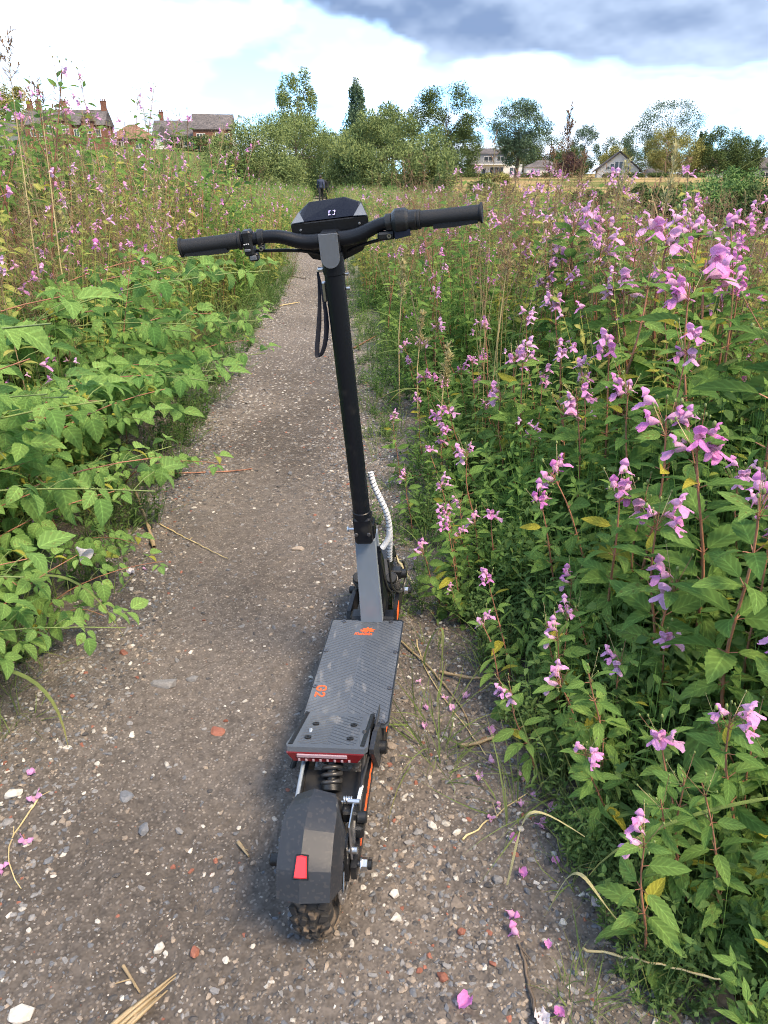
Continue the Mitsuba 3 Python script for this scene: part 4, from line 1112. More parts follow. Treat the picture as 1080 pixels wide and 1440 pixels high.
def wheel(prefix, c, side_rotor):
    """Tyre with knobs, hub, brake disc."""
    Rw, w = 0.127, 0.037
    a = np.linspace(-np.pi * 0.80, np.pi * 0.80, 21)
    prof = np.stack([Rw - 0.036 + 0.033 * np.cos(a), w * np.sin(a) * 0.98], 1)
    t = trimesh.creation.revolve(np.vstack([prof, [[0.070, 0.024], [0.070, -0.024]], prof[:1]])[::-1], sections=72)
    t.apply_transform(rot(math.pi / 2, [0, 1, 0])); t.apply_translation(c)
    k = sp(prefix, t, 'rubber', smooth=40)
    n = 26
    for i in range(n):
        th = 2 * math.pi * i / n
        for x, yaw, sz, dth in ((-0.024, 0.45, (0.017, 0.016), 0.0), (-0.0075, -0.3, (0.011, 0.017), 0.5), (0.0085, 0.3, (0.011, 0.017), 0.0), (0.024, -0.45, (0.017, 0.016), 0.5)):
            h = 0.0085 if abs(x) < 0.02 else 0.008
            ph = th + dth * 2 * math.pi / n
            m = rbox(-sz[0] / 2, sz[0] / 2, -sz[1] / 2, sz[1] / 2, -0.006, h, 0.0015)
            m.apply_transform(rot(yaw, [0, 0, 1]))
            m.apply_transform(rot(np.sign(x) * 0.5 if abs(x) > 0.02 else 0, [0, 1, 0]))
            m.apply_translation([x, 0, Rw - 0.0065 - (0.008 if abs(x) > 0.02 else 0)])
            m.apply_transform(rot(ph, [1, 0, 0])); m.apply_translation(c)
            if math.cos(ph) < 0.35 or prefix == 'front_tyre':
                sp(f'{prefix}__tread_knob', m, 'rubber', smooth=False)
    hub = trimesh.creation.revolve([[0.0, -0.032], [0.055, -0.032], [0.074, -0.026], [0.076, -0.018], [0.071, -0.012], [0.071, 0.012], [0.076, 0.018], [0.074, 0.026], [0.055, 0.032], [0, 0.032]], sections=48)
    hub.apply_transform(rot(math.pi / 2, [0, 1, 0])); hub.apply_translation(c)
    sp(prefix.replace('tyre', 'rim'), hub, 'black_paint')
    ring = trimesh.creation.annulus(0.052, 0.070, 0.0022, sections=48)
    spokes = [trimesh.creation.box([0.008, 0.045, 0.002], transform=rot(2 * math.pi * i / 6, [0, 0, 1]) @ trimesh.transformations.translation_matrix([0.008, 0.034, 0])) for i in range(6)]
    holes = [trimesh.creation.annulus(0.002, 0.0035, 0.0028, sections=8, transform=trimesh.transformations.translation_matrix([0.061 * math.cos(x), 0.061 * math.sin(x), 0])) for x in np.arange(18) * 2 * math.pi / 18]
    disc = cat_([ring] + spokes + holes); disc.apply_transform(rot(math.pi / 2, [0, 1, 0])); disc.apply_translation(np.asarray(c) + [side_rotor, 0, 0])
    sp(prefix.replace('tyre', 'brake_disc'), disc, 'steel', smooth=False)


wheel('rear_tyre', (0, 0, 0.127), 0.046)
wheel('front_tyre', (0, 1.03, 0.127), 0.046)
# axle ends
for y, nm in ((0, 'rear'), (1.03, 'front')):
    sp(f'{nm}_axle', cyl((-0.085, y, 0.127), (0.088, y, 0.127), 0.006), 'dark_steel')
    sp(f'{nm}_axle__nut', cat_([hexnut((0.079, y, 0.127), (0.090, y, 0.127), 0.0125), cyl((0.0765, y, 0.127), (0.0795, y, 0.127), 0.015)]), 'steel', smooth=False)
    sp(f'{nm}_axle__cap', cat_([cyl((0.090, y, 0.127), (0.098, y, 0.127), 0.0095, 12), cyl((-0.098, y, 0.127), (-0.080, y, 0.127), 0.012, 14)]), 'black_plastic')
# rear swing arms with orange print, brace plate
for s in (-1, 1):
    x = s * 0.066
    arm = hull(*[(x + dx, y, z) for dx in (-0.0055, 0.0055) for y, z in ((-0.022, 0.112), (-0.022, 0.142), (0.10, 0.172), (0.30, 0.172), (0.315, 0.150), (0.30, 0.128), (0.06, 0.112))])
    k = sp('swing_arm', arm, 'black_paint', smooth=False)
    if s > 0:
        for y0, y1, a in ((0.035, 0.075, 0.004), (0.085, 0.135, 0.008), (0.145, 0.20, 0.010), (0.212, 0.262, 0.010)):
            sp('swing_arm__stripe', hull(*[(x + dx, y, z) for dx in (0.0057, 0.0067) for y, z in ((y0, 0.131 + y0 * 0.10), (y0 + 0.012, 0.146 + y0 * 0.12), (y1 + 0.008, 0.148 + y1 * 0.10), (y1, 0.134 + y1 * 0.08))]), 'orange_print', smooth=False)
sp('brace_plate', hull((-0.06, 0.115, 0.152), (0.06, 0.115, 0.152), (-0.06, 0.185, 0.178), (0.06, 0.185, 0.178), (-0.06, 0.118, 0.144), (0.06, 0.118, 0.144), (-0.06, 0.188, 0.170), (0.06, 0.188, 0.170)), 'black_paint', smooth=False)
sp('brace_plate__lip', rbox(-0.06, 0.06, 0.104, 0.114, 0.146, 0.166, 0.002), 'grey_paint')
sp('pivot_bar', cat_([cyl((-0.088, 0.288, 0.155), (0.088, 0.288, 0.155), 0.010), cyl((0.074, 0.288, 0.155), (0.098, 0.288, 0.155), 0.015), cyl((-0.098, 0.288, 0.155), (-0.074, 0.288, 0.155), 0.015)]), 'black_plastic')
for s in (-1, 1):
    sp('strut_rod', pipe([(s * 0.058, 0.245, 0.235), (s * 0.064, 0.14, 0.192), (s * 0.063, 0.045, 0.160)], 0.0042, 8), 'black_steel' if s > 0 else 'grey_paint')
# rear spring
S0, S1 = (-0.002, 0.148, 0.172), (-0.002, 0.200, 0.226)
sp('rear_spring', coil(S0, S1, 0.0185, 0.0048, 5.2), 'black_steel', smooth=True)
sp('rear_spring__damper', cat_([cyl(S0, S1, 0.011), cyl((-0.002, 0.194, 0.219), (-0.002, 0.206, 0.232), 0.021), cyl((-0.002, 0.142, 0.164), (-0.002, 0.153, 0.175), 0.021)]), 'black_plastic')
# rear fender: three facets across, bent plates along the wheel
angs = np.radians([-10, 4, 20, 43, 65]); cross = [(-0.057, -0.040), (-0.050, -0.004), (-0.006, 0.0095), (0.046, 0.0), (0.058, -0.052)]
rows = []
for a in np.radians(np.linspace(-10, 65, 17)):
    q = math.degrees(a); rr = 0.1525 - 0.0035 * float(sstep(10, -10, q)) - 0.004 * float(sstep(45, 65, q)) + 0.0009 * math.cos(q * 0.28); tw = 1 - 0.24 * float(sstep(14, -12, q)) - 0.02 * float(sstep(45, 65, q))
    rows.append([(x * tw, -math.sin(a) * (rr + dr_), 0.127 + math.cos(a) * (rr + dr_)) for x, dr_ in cross])
P = np.array(rows); inner = P - 0.0035 * np.stack([0 * P[..., 0], (P[..., 1]) / 0.15, (P[..., 2] - 0.127) / 0.15], -1); inner[..., 0] *= 0.95


def shell(A, Bv):
    n, m = A.shape[:2]; V = np.vstack([A.reshape(-1, 3), Bv.reshape(-1, 3)]); N = n * m; F = []
    for i in range(n - 1):
        for j in range(m - 1):
            a, b2, c, d = i * m + j, i * m + j + 1, (i + 1) * m + j + 1, (i + 1) * m + j
            F += [(a, b2, c), (a, c, d), (N + a, N + c, N + b2), (N + a, N + d, N + c)]
    for i in range(n - 1):
        for j in (0, m - 1):
            a, d = i * m + j, (i + 1) * m + j; F += [(a, d, N + d), (a, N + d, N + a)]
    for j in range(m - 1):
        for i in (0, n - 1):
            a, b2 = i * m + j, i * m + j + 1; F += [(a, N + b2, b2), (a, N + a, N + b2)]
    return trimesh.Trimesh(V, F, process=False)


sp('rear_fender', shell(P, inner), 'fender_plastic', smooth=9)
sp('rear_fender__stay', cat_([hull((0.050, -0.03, 0.115), (0.058, -0.03, 0.115), (0.050, 0.01, 0.112), (0.058, 0.01, 0.112), (0.054, -0.03, 0.20), (0.058, -0.03, 0.20), (0.054, 0.005, 0.20), (0.058, 0.005, 0.20))]), 'black_plastic', smooth=False)
ra = math.radians(44); rc = np.array([-0.004, -math.sin(ra) * 0.1605, 0.127 + math.cos(ra) * 0.1605])
un, ut = np.array([0, -math.sin(ra), math.cos(ra)]), np.array([0, math.cos(ra), math.sin(ra)])
for nm, w0, w1, h, o0, o1, mt in (('reflector_frame', 0.0138, 0.0112, 0.0198, -0.004, 0.0035, 'black_plastic'), ('rear_reflector', 0.0113, 0.0089, 0.0170, 0.0035, 0.0065, 'red_reflector')):
    m = hull(*[rc + np.array([x, 0, 0]) + ut * y + un * o for o, q in ((o0, 1.0), (o1, 0.9)) for x, y in ((-w0 * q, -h * q), (w0 * q, -h * q), (w1 * q, h * q), (-w1 * q, h * q), (0, h * 1.08 * q), (0, -h * 1.05 * q))])
    sp(nm, m, mt, smooth=False)
# brake caliper and its cable on the right of the rear wheel
sp('rear_caliper', cat_([rbox(0.040, 0.072, 0.030, 0.062, 0.196, 0.222, 0.004), rbox(0.052, 0.082, 0.018, 0.052, 0.170, 0.198, 0.004), cyl((0.07, 0.036, 0.208), (0.088, 0.036, 0.208), 0.011)]), 'black_plastic')
sp('rear_caliper__arm', cat_([rbox(0.060, 0.064, -0.012, 0.055, 0.150, 0.232, 0.001), cyl((0.05, 0.05, 0.232), (0.074, 0.05, 0.232), 0.005), cyl((0.056, -0.005, 0.168), (0.074, -0.005, 0.168), 0.007)]), 'steel')
sp('rear_caliper__spring', coil((0.040, 0.055, 0.230), (0.058, 0.055, 0.230), 0.0065, 0.0018, 4), 'steel')
sp('brake_cable', pipe([(0.058, 0.50, 0.14), (0.074, 0.33, 0.20), (0.070, 0.16, 0.212), (0.068, 0.075, 0.218), (0.066, 0.035, 0.205), (0.066, 0.005, 0.175)], 0.0026, 8), 'black_steel')
sp('brake_cable__ferrule', pipe([(0.0695, 0.105, 0.2165), (0.068, 0.072, 0.2185), (0.0665, 0.040, 0.207)], 0.0036, 8), 'white_plastic')

# deck: body, mat with herringbone ribs, bolts, print
sp('deck_body', rbox(-0.088, 0.088, 0.315, 0.765, 0.100, 0.186, 0.008), 'black_paint')
for s in (-1, 1):
    sp('deck_body__rear_bracket', hull(*[(x, y, z) for x in (s * 0.074, s * 0.084) for y, z in ((0.190, 0.234), (0.190, 0.222), (0.250, 0.130), (0.330, 0.118), (0.345, 0.184), (0.25, 0.228))]), 'fender_plastic', smooth=False)
for y0, y1 in ((0.36, 0.40), (0.42, 0.50), (0.515, 0.58), (0.60, 0.63), (0.73, 0.752)):
    sp('deck_body__stripe', hull(*[(x, y, z) for x in (0.0882, 0.0892) for y, z in ((y0, 0.135), (y0 + 0.012, 0.168), (y1 + 0.010, 0.168), (y1, 0.135))]), 'orange_print', smooth=False)
DZ = 0.1895
plate = [(-0.100, 0.325), (-0.100, 0.742), (-0.094, 0.748), (0.094, 0.748), (0.100, 0.742), (0.100, 0.325), (0.092, 0.313), (-0.092, 0.313)]
import shapely
sp('deck_mat', trimesh.creation.extrude_polygon(shapely.Polygon(plate), 0.008, transform=trimesh.transformations.translation_matrix([0, 0, 0.1862]), engine='earcut'), 'deck_mat', smooth=False)
top = 0.1942
rim_ = shapely.Polygon(plate).difference(shapely.Polygon(plate).buffer(-0.0025))
sp('deck_mat__edging', trimesh.creation.extrude_polygon(rim_, 0.0016, transform=trimesh.transformations.translation_matrix([0, 0, top]), engine='earcut'), 'black_plastic', smooth=False)
field = shapely.Polygon(plate).buffer(-0.0045)
logo_hole = shapely.box(-0.030, 0.655, 0.036, 0.725).union(shapely.box(-0.0985, 0.395, -0.060, 0.465)).union(shapely.box(-0.088, 0.30, 0.058, 0.348))
bolts = [(x, y) for x in (-0.091, 0.091) for y in (0.445, 0.595)] + [(-0.066, 0.738), (0.066, 0.738), (0.086, 0.323)]
for bx, by in bolts:
    logo_hole = logo_hole.union(shapely.Point(bx, by).buffer(0.009))
ribs = []
for k in range(-8, 44):
    y0 = 0.28 + k * 0.0125
    for s in (-1, 1):
        ribs.append(shapely.Polygon([(s * 0.002, y0 + 0.064), (s * 0.1, y0), (s * 0.1, y0 + 0.0058), (s * 0.002, y0 + 0.0698)]))
ribs = [g for r_ in ribs for c in [r_.intersection(field).difference(logo_hole)] for g in getattr(c, 'geoms', [c]) if g.geom_type == 'Polygon' and g.area > 1e-6]
for g in ribs:
    sp('deck_mat__rib', trimesh.creation.extrude_polygon(g, 0.0009, transform=trimesh.transformations.translation_matrix([0, 0, top + 0.0001]), engine='earcut'), 'deck_mat', smooth=False)
for bx, by in bolts:
    sp('deck_mat__bolt', cat_([trimesh.creation.annulus(0.0028, 0.0062, 0.003, sections=14, transform=trimesh.transformations.translation_matrix([bx, by, top + 0.001])), cyl((bx, by, top), (bx, by, top + 0.0012), 0.0045, 12)]), 'dark_steel', smooth=False)


def lettering(text, h, M, bold=True, depth=0.0010, slant=0.0, sx=1.0):
    m = meshkit.text_mesh(text, h, depth, bold)
    m.vertices[:, 0] = (m.vertices[:, 0] + slant * m.vertices[:, 1]) * sx
    m.vertices[:, 0] -= m.bounds[:, 0].mean()
    m.apply_transform(M); return m


tr = trimesh.transformations.translation_matrix
# a flame-backed beast's head over the maker's word, as printed on the deck
emb = [[(-0.014, 0.004), (-0.006, 0.013), (-0.011, 0.017), (0.000, 0.018), (0.004, 0.026), (0.008, 0.018), (0.016, 0.021), (0.014, 0.014), (0.025, 0.014), (0.018, 0.008), (0.023, 0.003), (0.012, 0.001), (0.006, 0.006), (0.010, 0.011), (0.002, 0.011), (-0.003, 0.004), (-0.008, 0.001)],
       [(-0.006, 0.0005), (0.000, 0.0035), (0.003, 0.0085), (0.008, 0.0095), (0.004, 0.0045), (0.008, 0.0002)], [(-0.016, 0.008), (-0.012, 0.0125), (-0.0105, 0.0118), (-0.014, 0.0065)]]
sp('deck_mat__emblem', cat_([trimesh.creation.extrude_polygon(shapely.Polygon(e).buffer(0), 0.0009, transform=tr([0.001, 0.686, top + 0.0001]), engine='earcut') for e in emb]), 'orange_print', smooth=False)
sp('deck_mat__lettering', lettering('KuKirin', 0.0105, tr([-0.004, 0.672, top + 0.0001]), slant=0.30), 'orange_print', smooth=False, label='orange brand lettering under the emblem')
sp('deck_mat__lettering', lettering('G2', 0.0235, tr([-0.0855, 0.428, top + 0.0001]) @ rot(-math.pi / 2, [0, 0, 1]), sx=1.05), 'orange_print', smooth=False, label='large orange G2 on the left of the deck')
# raised kick plate at the rear, sloping up to the tail light
kp0, kp1 = (0.338, 0.2035), (0.165, 0.2560)
L_ = math.hypot(kp0[0] - kp1[0], kp1[1] - kp0[1])
MK = np.eye(4); MK[:3, 0] = (1, 0, 0); MK[:3, 1] = (0, (kp0[0] - kp1[0]) / L_, (kp0[1] - kp1[1]) / L_); MK[:3, 2] = np.cross(MK[:3, 0], MK[:3, 1]); MK[:3, 3] = (-0.012, kp1[0], kp1[1])
kick = shapely.Polygon([(-0.078, 0.0), (0.080, 0.0), (0.086, 0.012), (0.074, L_), (-0.074, L_), (-0.084, 0.012)])
sp('kick_plate', trimesh.creation.extrude_polygon(kick, 0.011, transform=MK @ tr([0, 0, -0.011]), engine='earcut'), 'deck_mat', smooth=False)
kin = shapely.Polygon([(-0.062, 0.018), (0.060, 0.018), (0.056, L_ - 0.018), (-0.060, L_ - 0.018)])
for k in range(-6, 16):
    for s in (-1, 1):
        g = shapely.Polygon([(s * 0.001, k * 0.0145 + 0.045), (s * 0.075, k * 0.0145), (s * 0.075, k * 0.0145 + 0.0066), (s * 0.001, k * 0.0145 + 0.0516)]).intersection(kin)
        for b2 in [(-0.045, 0.045), (0.045, 0.045), (-0.042, 0.115), (0.042, 0.115)]:
            g = g.difference(shapely.Point(*b2).buffer(0.010))
        for q in getattr(g, 'geoms', [g]):
            if q.geom_type == 'Polygon' and q.area > 1e-6:
                sp('kick_plate__rib', trimesh.creation.extrude_polygon(q, 0.0010, transform=MK @ tr([0, 0, 0.0001]), engine='earcut'), 'deck_mat', smooth=False)
for bx, by in [(-0.045, 0.045), (0.045, 0.045), (-0.042, 0.115), (0.042, 0.115)]:
    sp('kick_plate__bolt', cat_([trimesh.creation.annulus(0.0028, 0.0072, 0.0034, sections=14, transform=MK @ tr([bx, by, 0.0015])), cyl((0, 0, 0), (0, 0, 0.001), 0.0055, 12).apply_transform(MK @ tr([bx, by, 0]))]), 'black_plastic', smooth=False)
sp('kick_plate__side_rail', cat_([hull(*[(MK @ np.array([x, y, z, 1]))[:3] for x, z in ((s * 0.070, 0.0002), (s * 0.076, 0.0022), (s * 0.079, 0.0022), (s * 0.080, -0.012)) for y in (0.012, L_)]) for s in (-1, 1)]), 'black_plastic', smooth=False)
sp('kick_plate__support', hull(*[(x - 0.012, y, z) for x in (-0.072, 0.072) for y, z in ((0.335, 0.1945), (0.335, 0.200), (0.19, 0.2355), (0.27, 0.1945))]), 'black_plastic', smooth=False)
# tail light bar
tl = [(-0.080, 0.246), (0.080, 0.246), (0.066, 0.226), (-0.066, 0.226)]
sp('tail_light', hull(*[(x - 0.012, y, z) for y in (0.158, 0.182) for x, z in tl]), 'red_lens', smooth=False)
sp('tail_light__strip', rbox(-0.012 - 0.058, -0.012 + 0.046, 0.1545, 0.158, 0.2375, 0.2455, 0.001), 'pale_lens', smooth=False)
for i in range(8):
    x = -0.012 - 0.054 + i * 0.0148
    sp('tail_light__diode', rbox(x - 0.0024, x + 0.0024, 0.1552, 0.158, 0.2275, 0.2335, 0.0008), 'pale_lens', smooth=False)
sp('kickstand', pipe([(-0.080, 0.40, 0.115), (-0.125, 0.39, 0.06), (-0.150, 0.37, 0.004)], 0.007, 8), 'black_paint')

# neck column, folding joint
colm = hull(*[(x, y, z) for (x0, x1, y, z) in ((-0.030, 0.030, 0.738, 0.187), (-0.030, 0.030, 0.82, 0.187), (-0.0255, 0.0255, 0.702, 0.462), (-0.0255, 0.0255, 0.775, 0.462)) for x in (x0, x1)])
CX = np.array([0.012, 0, 0])
colm.apply_translation(CX)
sp('neck_column', colm, 'grey_paint', smooth=False)
sp('neck_column__side_plate', hull(*[np.array([x, y, z]) + CX for x in (0.026, 0.0345) for y, z in ((0.765, 0.187), (0.86, 0.187), (0.80, 0.36), (0.735, 0.43), (0.73, 0.40))]), 'black_paint', smooth=False)
sp('neck_column__print', hull(*[np.array([x, y, z]) + CX for x in (0.0346, 0.0352) for y, z in ((0.772, 0.318), (0.782, 0.318), (0.782, 0.333), (0.772, 0.333))]), 'yellow_print', smooth=False)
sp('neck_column__foot', rbox(-0.052, 0.075, 0.752, 0.80, 0.165, 0.20, 0.006), 'black_paint')
PJ = PIV
sp('folding_joint', cat_([rbox(-0.0225, 0.0225, -0.022, 0.030, -0.018, 0.060, 0.006), rbox(-0.026, 0.026, 0.0, 0.045, -0.02, 0.03, 0.006)]), 'black_paint', MS)
sp('folding_joint__latch', cat_([cyl((-0.040, 0.0, 0.018), (-0.020, 0.0, 0.018), 0.0032, 10), cyl((-0.043, 0.0, 0.018), (-0.038, 0.0, 0.018), 0.0065, 12)]), 'steel', MS)
sp('folding_joint__screw', cat_([cyl((s * 0.016, -0.0225, 0.016), (s * 0.016, -0.0265, 0.016), 0.005, 10) for s in (-1, 1)]), 'dark_steel', MS)
sp('stem_tube', cat_([cyl((0, 0, 0.056), (0, 0, 0.704), 0.0215, 40), cyl((0, 0, 0.05), (0, 0, 0.075), 0.0232, 40)]), 'black_paint', MS)
ZB = 0.722                                               # handlebar height on the stem
sp('stem_clamp', cat_([cyl((0, 0, 0.655), (0, 0, 0.704), 0.0232, 40), rbox(-0.0215, 0.0215, -0.0235, 0.020, 0.700, ZB + 0.022, 0.006)]), 'black_paint', MS)
fp = [(-0.0195, 0.030), (0.0195, 0.030)] + [(0.0195 * math.cos(a), -0.018 + 0.0195 * math.sin(a)) for a in np.linspace(0, -math.pi, 14)]
sp('stem_clamp__face_plate', trimesh.creation.extrude_polygon(shapely.Polygon(fp), 0.004, transform=tr([0, -0.0238, ZB - 0.010]) @ rot(math.pi / 2, [1, 0, 0]), engine='earcut'), 'facet_grey', MS, smooth=False)
sp('stem_clamp__bolt', cat_([cyl((0.022, 0.0, z), (0.030, 0.0, z), 0.0035, 10) for z in (0.655, 0.625)]), 'steel', MS)
sp('stem_tube__strap_hook', cat_([cyl((-0.0215, -0.004, 0.668), (-0.033, -0.004, 0.668), 0.0055, 12), rbox(-0.030, -0.021, -0.006, 0.006, 0.60, 0.642, 0.002)]), 'steel', MS)
# hanging strap loop
ts = np.linspace(0, 1, 40)
lp = np.stack([-0.034 - 0.012 * np.sin(ts * 2 * np.pi) ** 1 * (0.35 + ts) * 0.9 - 0.022 * np.sin(ts * np.pi) ** 2, -0.004 + 0 * ts, 0.664 - 0.185 * np.sin(ts * np.pi) ** 0.85], 1)
sd = np.stack([0.72 + 0 * ts, 0.69 + 0 * ts, 0 * ts], 1) * 0.006 * np.clip(0.35 + 1.2 * np.sin(ts * np.pi), 0, 1)[:, None]
Ls = np.stack([lp - sd, lp + sd], 1)
tn = np.gradient(lp, axis=0); tn /= np.linalg.norm(tn, axis=1, keepdims=True); nrm_ = np.cross(tn, sd / 0.006); nrm_ /= np.linalg.norm(nrm_, axis=1, keepdims=True)
sp('strap_loop', shell(Ls + 0.0008 * nrm_[:, None], Ls - 0.0008 * nrm_[:, None]), 'strap_cloth', MS)

# handlebar in stem axes, x along the bar
HB = MS @ tr([0, -0.002, ZB + 0.004]) @ rot(math.radians(-2.5), [0, 1, 0])
sp('handlebar', pipe([(-0.205, -0.010, 0.021), (-0.15, -0.006, 0.021), (-0.105, -0.002, 0.018), (-0.06, 0, 0.003), (0, 0, 0), (0.06, 0, 0.003), (0.105, -0.002, 0.018), (0.15, -0.006, 0.021), (0.205, -0.010, 0.021)],
                     [0.0125, 0.0125, 0.0130, 0.0150, 0.0158, 0.0150, 0.0130, 0.0125, 0.0125], 16), 'black_paint', HB, smooth=True)
for s in (-1, 1):
    A0, A1 = np.array([s * 0.186, -0.009, 0.021]), np.array([s * 0.312, -0.022, 0.022])
    d = (A1 - A0)
    k = sp('grip', pipe([A0, A0 + d * 0.1, A0 + d * 0.35, A0 + d * 0.9, A0 + d], [0.0156, 0.0162, 0.0153, 0.0158, 0.0162], 18), 'grip_rubber', HB, smooth=True)
    sp('grip__flange', cat_([cyl(A0 + d * 0.965, A0 + d, 0.0195, 22), cyl(A0 - d * 0.02, A0 + d * 0.03, 0.0188, 22)]), 'grip_rubber', HB)
    sp('grip__palm_pad', hull(*[A0 + d * q + np.array([0, y, z]) for q, z0 in ((0.22, -0.019), (0.5, -0.0195), (0.92, -0.0165)) for y in (-0.012, 0.006) for z in (z0, -0.009)]), 'grip_rubber', HB)
# left switch cluster
sp('switch', cat_([cyl((-0.160, -0.006, 0.021), (-0.176, -0.007, 0.021), 0.0180, 20), rbox(-0.178, -0.158, -0.026, 0.004, -0.010, 0.040, 0.004), rbox(-0.172, -0.152, -0.022, -0.004, -0.022, -0.006, 0.003)]), 'black_plastic', HB)
sp('switch__button', cat_([rbox(-0.176, -0.163, -0.0285, -0.0255, 0.000, 0.005, 0.001), rbox(-0.169, -0.155, -0.0245, -0.0215, -0.0185, -0.0095, 0.001)]), 'facet_grey', HB)
sp('switch__mark', cat_([rbox(-0.1755 + i * 0.0045, -0.1730 + i * 0.0045, -0.0268, -0.0259, 0.0135, 0.0155, 0.0002) for i in range(3)]), 'white_plastic', HB, smooth=False)
sp('clamp_ring', cat_([cyl((-0.136, -0.004, 0.0205), (-0.150, -0.005, 0.021), 0.0170, 20), rbox(-0.149, -0.137, -0.018, -0.002, -0.004, 0.010, 0.003)]), 'black_plastic', HB)
sp('clamp_ring__bolt', trimesh.creation.annulus(0.0025, 0.0048, 0.003, sections=14, transform=tr([-0.143, -0.0185, 0.0015]) @ rot(math.pi / 2, [1, 0, 0])), 'steel', HB, smooth=False)
# right throttle
sp('throttle', cat_([cyl((0.118, -0.003, 0.020), (0.134, -0.004, 0.021), 0.0175, 20), hull(*[(x, y, z) for x, r_ in ((0.132, 0.018), (0.140, 0.0255), (0.160, 0.0255), (0.166, 0.0205)) for y, z in [(-0.006 + r_ * math.cos(a), 0.021 + r_ * math.sin(a)) for a in np.linspace(0, 6.28, 13)]]), cyl((0.164, -0.007, 0.021), (0.184, -0.009, 0.021), 0.0195, 22)]), 'black_plastic', HB)
sp('throttle__lever', hull((0.136, -0.030, -0.008), (0.168, -0.030, -0.003), (0.136, -0.022, 0.008), (0.168, -0.024, 0.008), (0.136, -0.010, -0.012), (0.168, -0.010, -0.008)), 'glossy_black', HB, smooth=False)
sp('throttle__housing', rbox(0.100, 0.136, -0.020, 0.002, -0.010, 0.006, 0.004), 'black_plastic', HB)
sp('throttle__bolt', trimesh.creation.annulus(0.002, 0.0045, 0.003, sections=14, transform=tr([0.124, -0.0205, -0.002]) @ rot(math.pi / 2, [1, 0, 0])), 'steel', HB, smooth=False)
sp('wiring', cat_([pipe([(-0.165, 0.0, -0.004), (-0.12, 0.008, -0.010), (-0.075, 0.012, -0.016), (-0.03, 0.02, -0.03)], 0.0035, 8), pipe([(0.128, 0.0, -0.006), (0.10, 0.008, -0.012), (0.06, 0.012, -0.020), (0.03, 0.02, -0.03)], 0.0035, 8)]), 'black_plastic', HB)
# faceted display pod in front of the bar
front_rim = [(-0.081, 0.018, 0.034), (0.081, 0.018, 0.034), (0.081, 0.020, 0.014), (-0.081, 0.020, 0.014)]
topf = [(-0.048, 0.078, 0.066), (0.030, 0.078, 0.068), (0.066, 0.062, 0.056), (-0.068, 0.062, 0.052)]
low = [(-0.078, 0.035, -0.006), (0.078, 0.035, -0.006), (-0.050, 0.032, -0.040), (0.060, 0.032, -0.034), (0.0, 0.036, -0.056), (-0.05, 0.11, 0.03), (0.05, 0.11, 0.03)]
sp('display_pod', hull(*(front_rim + topf + low)), 'black_plastic', HB, smooth=False)


def slab(poly, th):
    p = np.array(poly, float); n_ = unit(np.cross(p[1] - p[0], p[2] - p[0])); n_ = n_ * np.sign(n_[2] - n_[1] + 1e-9)
    return hull(*(p + n_ * 0.0006), *(p + n_ * (th + 0.0006)))


sp('display_pod__screen', slab([(-0.060, 0.021, 0.0362), (0.058, 0.021, 0.0368), (0.060, 0.056, 0.0560), (0.028, 0.074, 0.0665), (-0.046, 0.074, 0.0645), (-0.062, 0.056, 0.0530)], 0.0012), 'glossy_black', HB, smooth=False)
sp('display_pod__corner_facet', slab([(-0.0795, 0.0185, 0.0348), (-0.052, 0.0190, 0.0362), (-0.0665, 0.052, 0.0510)], 0.0020), 'facet_grey', HB, smooth=False)
sp('display_pod__corner_facet', slab([(0.0795, 0.0185, 0.0348), (0.052, 0.0190, 0.0366), (0.0655, 0.054, 0.0545)], 0.0020), 'facet_grey', HB, smooth=False)
MM = HB @ tr([0.006, 0.033, 0.0432]) @ rot(math.atan2(0.030, 0.053), [1, 0, 0])
mk = [(-0.007, -0.002, 0.0052, 0.007), (0.002, 0.007, 0.0052, 0.007), (-0.007, -0.002, -0.007, -0.0052), (0.002, 0.007, -0.007, -0.0052), (-0.007, -0.0052, 0.0, 0.0052), (0.0052, 0.007, 0.0, 0.0052), (-0.007, -0.0052, -0.0052, -0.002), (0.0052, 0.007, -0.0052, -0.002)]
sp('display_pod__screen_mark', cat_([box(a, b2, c, d, 0.0, 0.0006) for a, b2, c, d in mk]), 'screen_mark', MM @ tr([0, 0, 0.0042]), smooth=False)
sp('display_pod__screw', cat_([cyl((x, 0.0165, 0.022), (x, 0.0195, 0.022), 0.0022, 10) for x in (-0.062, 0.062)]), 'steel', HB, smooth=False)

# white spiral-wrapped cable from the stem to the front wheel, and the front fork
w3 = [np.array(p) for p in ((0.030, 0.02, 0.17), (0.040, 0.012, 0.125), (0.058, 0.012, 0.07), (0.064, 0.02, 0.01), (0.058, 0.035, -0.06), (0.052, 0.05, -0.115))]
sp('cable_wrap', pipe(w3, 0.0075, 12), 'white_plastic', MS)
from scipy.interpolate import CubicSpline as CS
qs = np.linspace(0, 1, 420); sp_ = CS(np.linspace(0, 1, len(w3)), np.array(w3)); P0 = sp_(qs); T0 = sp_(qs, 1); T0 /= np.linalg.norm(T0, axis=1, keepdims=True)
A_ = np.cross(T0, [0.1, 0.9, 0.2]); A_ /= np.linalg.norm(A_, axis=1, keepdims=True); B_ = np.cross(T0, A_)
th = qs * 2 * np.pi * 26
sp('cable_wrap__spiral_gap', pipe(P0 + 0.0072 * (np.cos(th)[:, None] * A_ + np.sin(th)[:, None] * B_), 0.0011, 5, False), 'dark_steel', MS, smooth=True)
sp('cable_wrap__branch', pipe([(0.0635, 0.02, 0.005), (0.056, 0.022, -0.03), (0.040, 0.02, -0.055)], 0.0075, 12), 'white_plastic', MS)
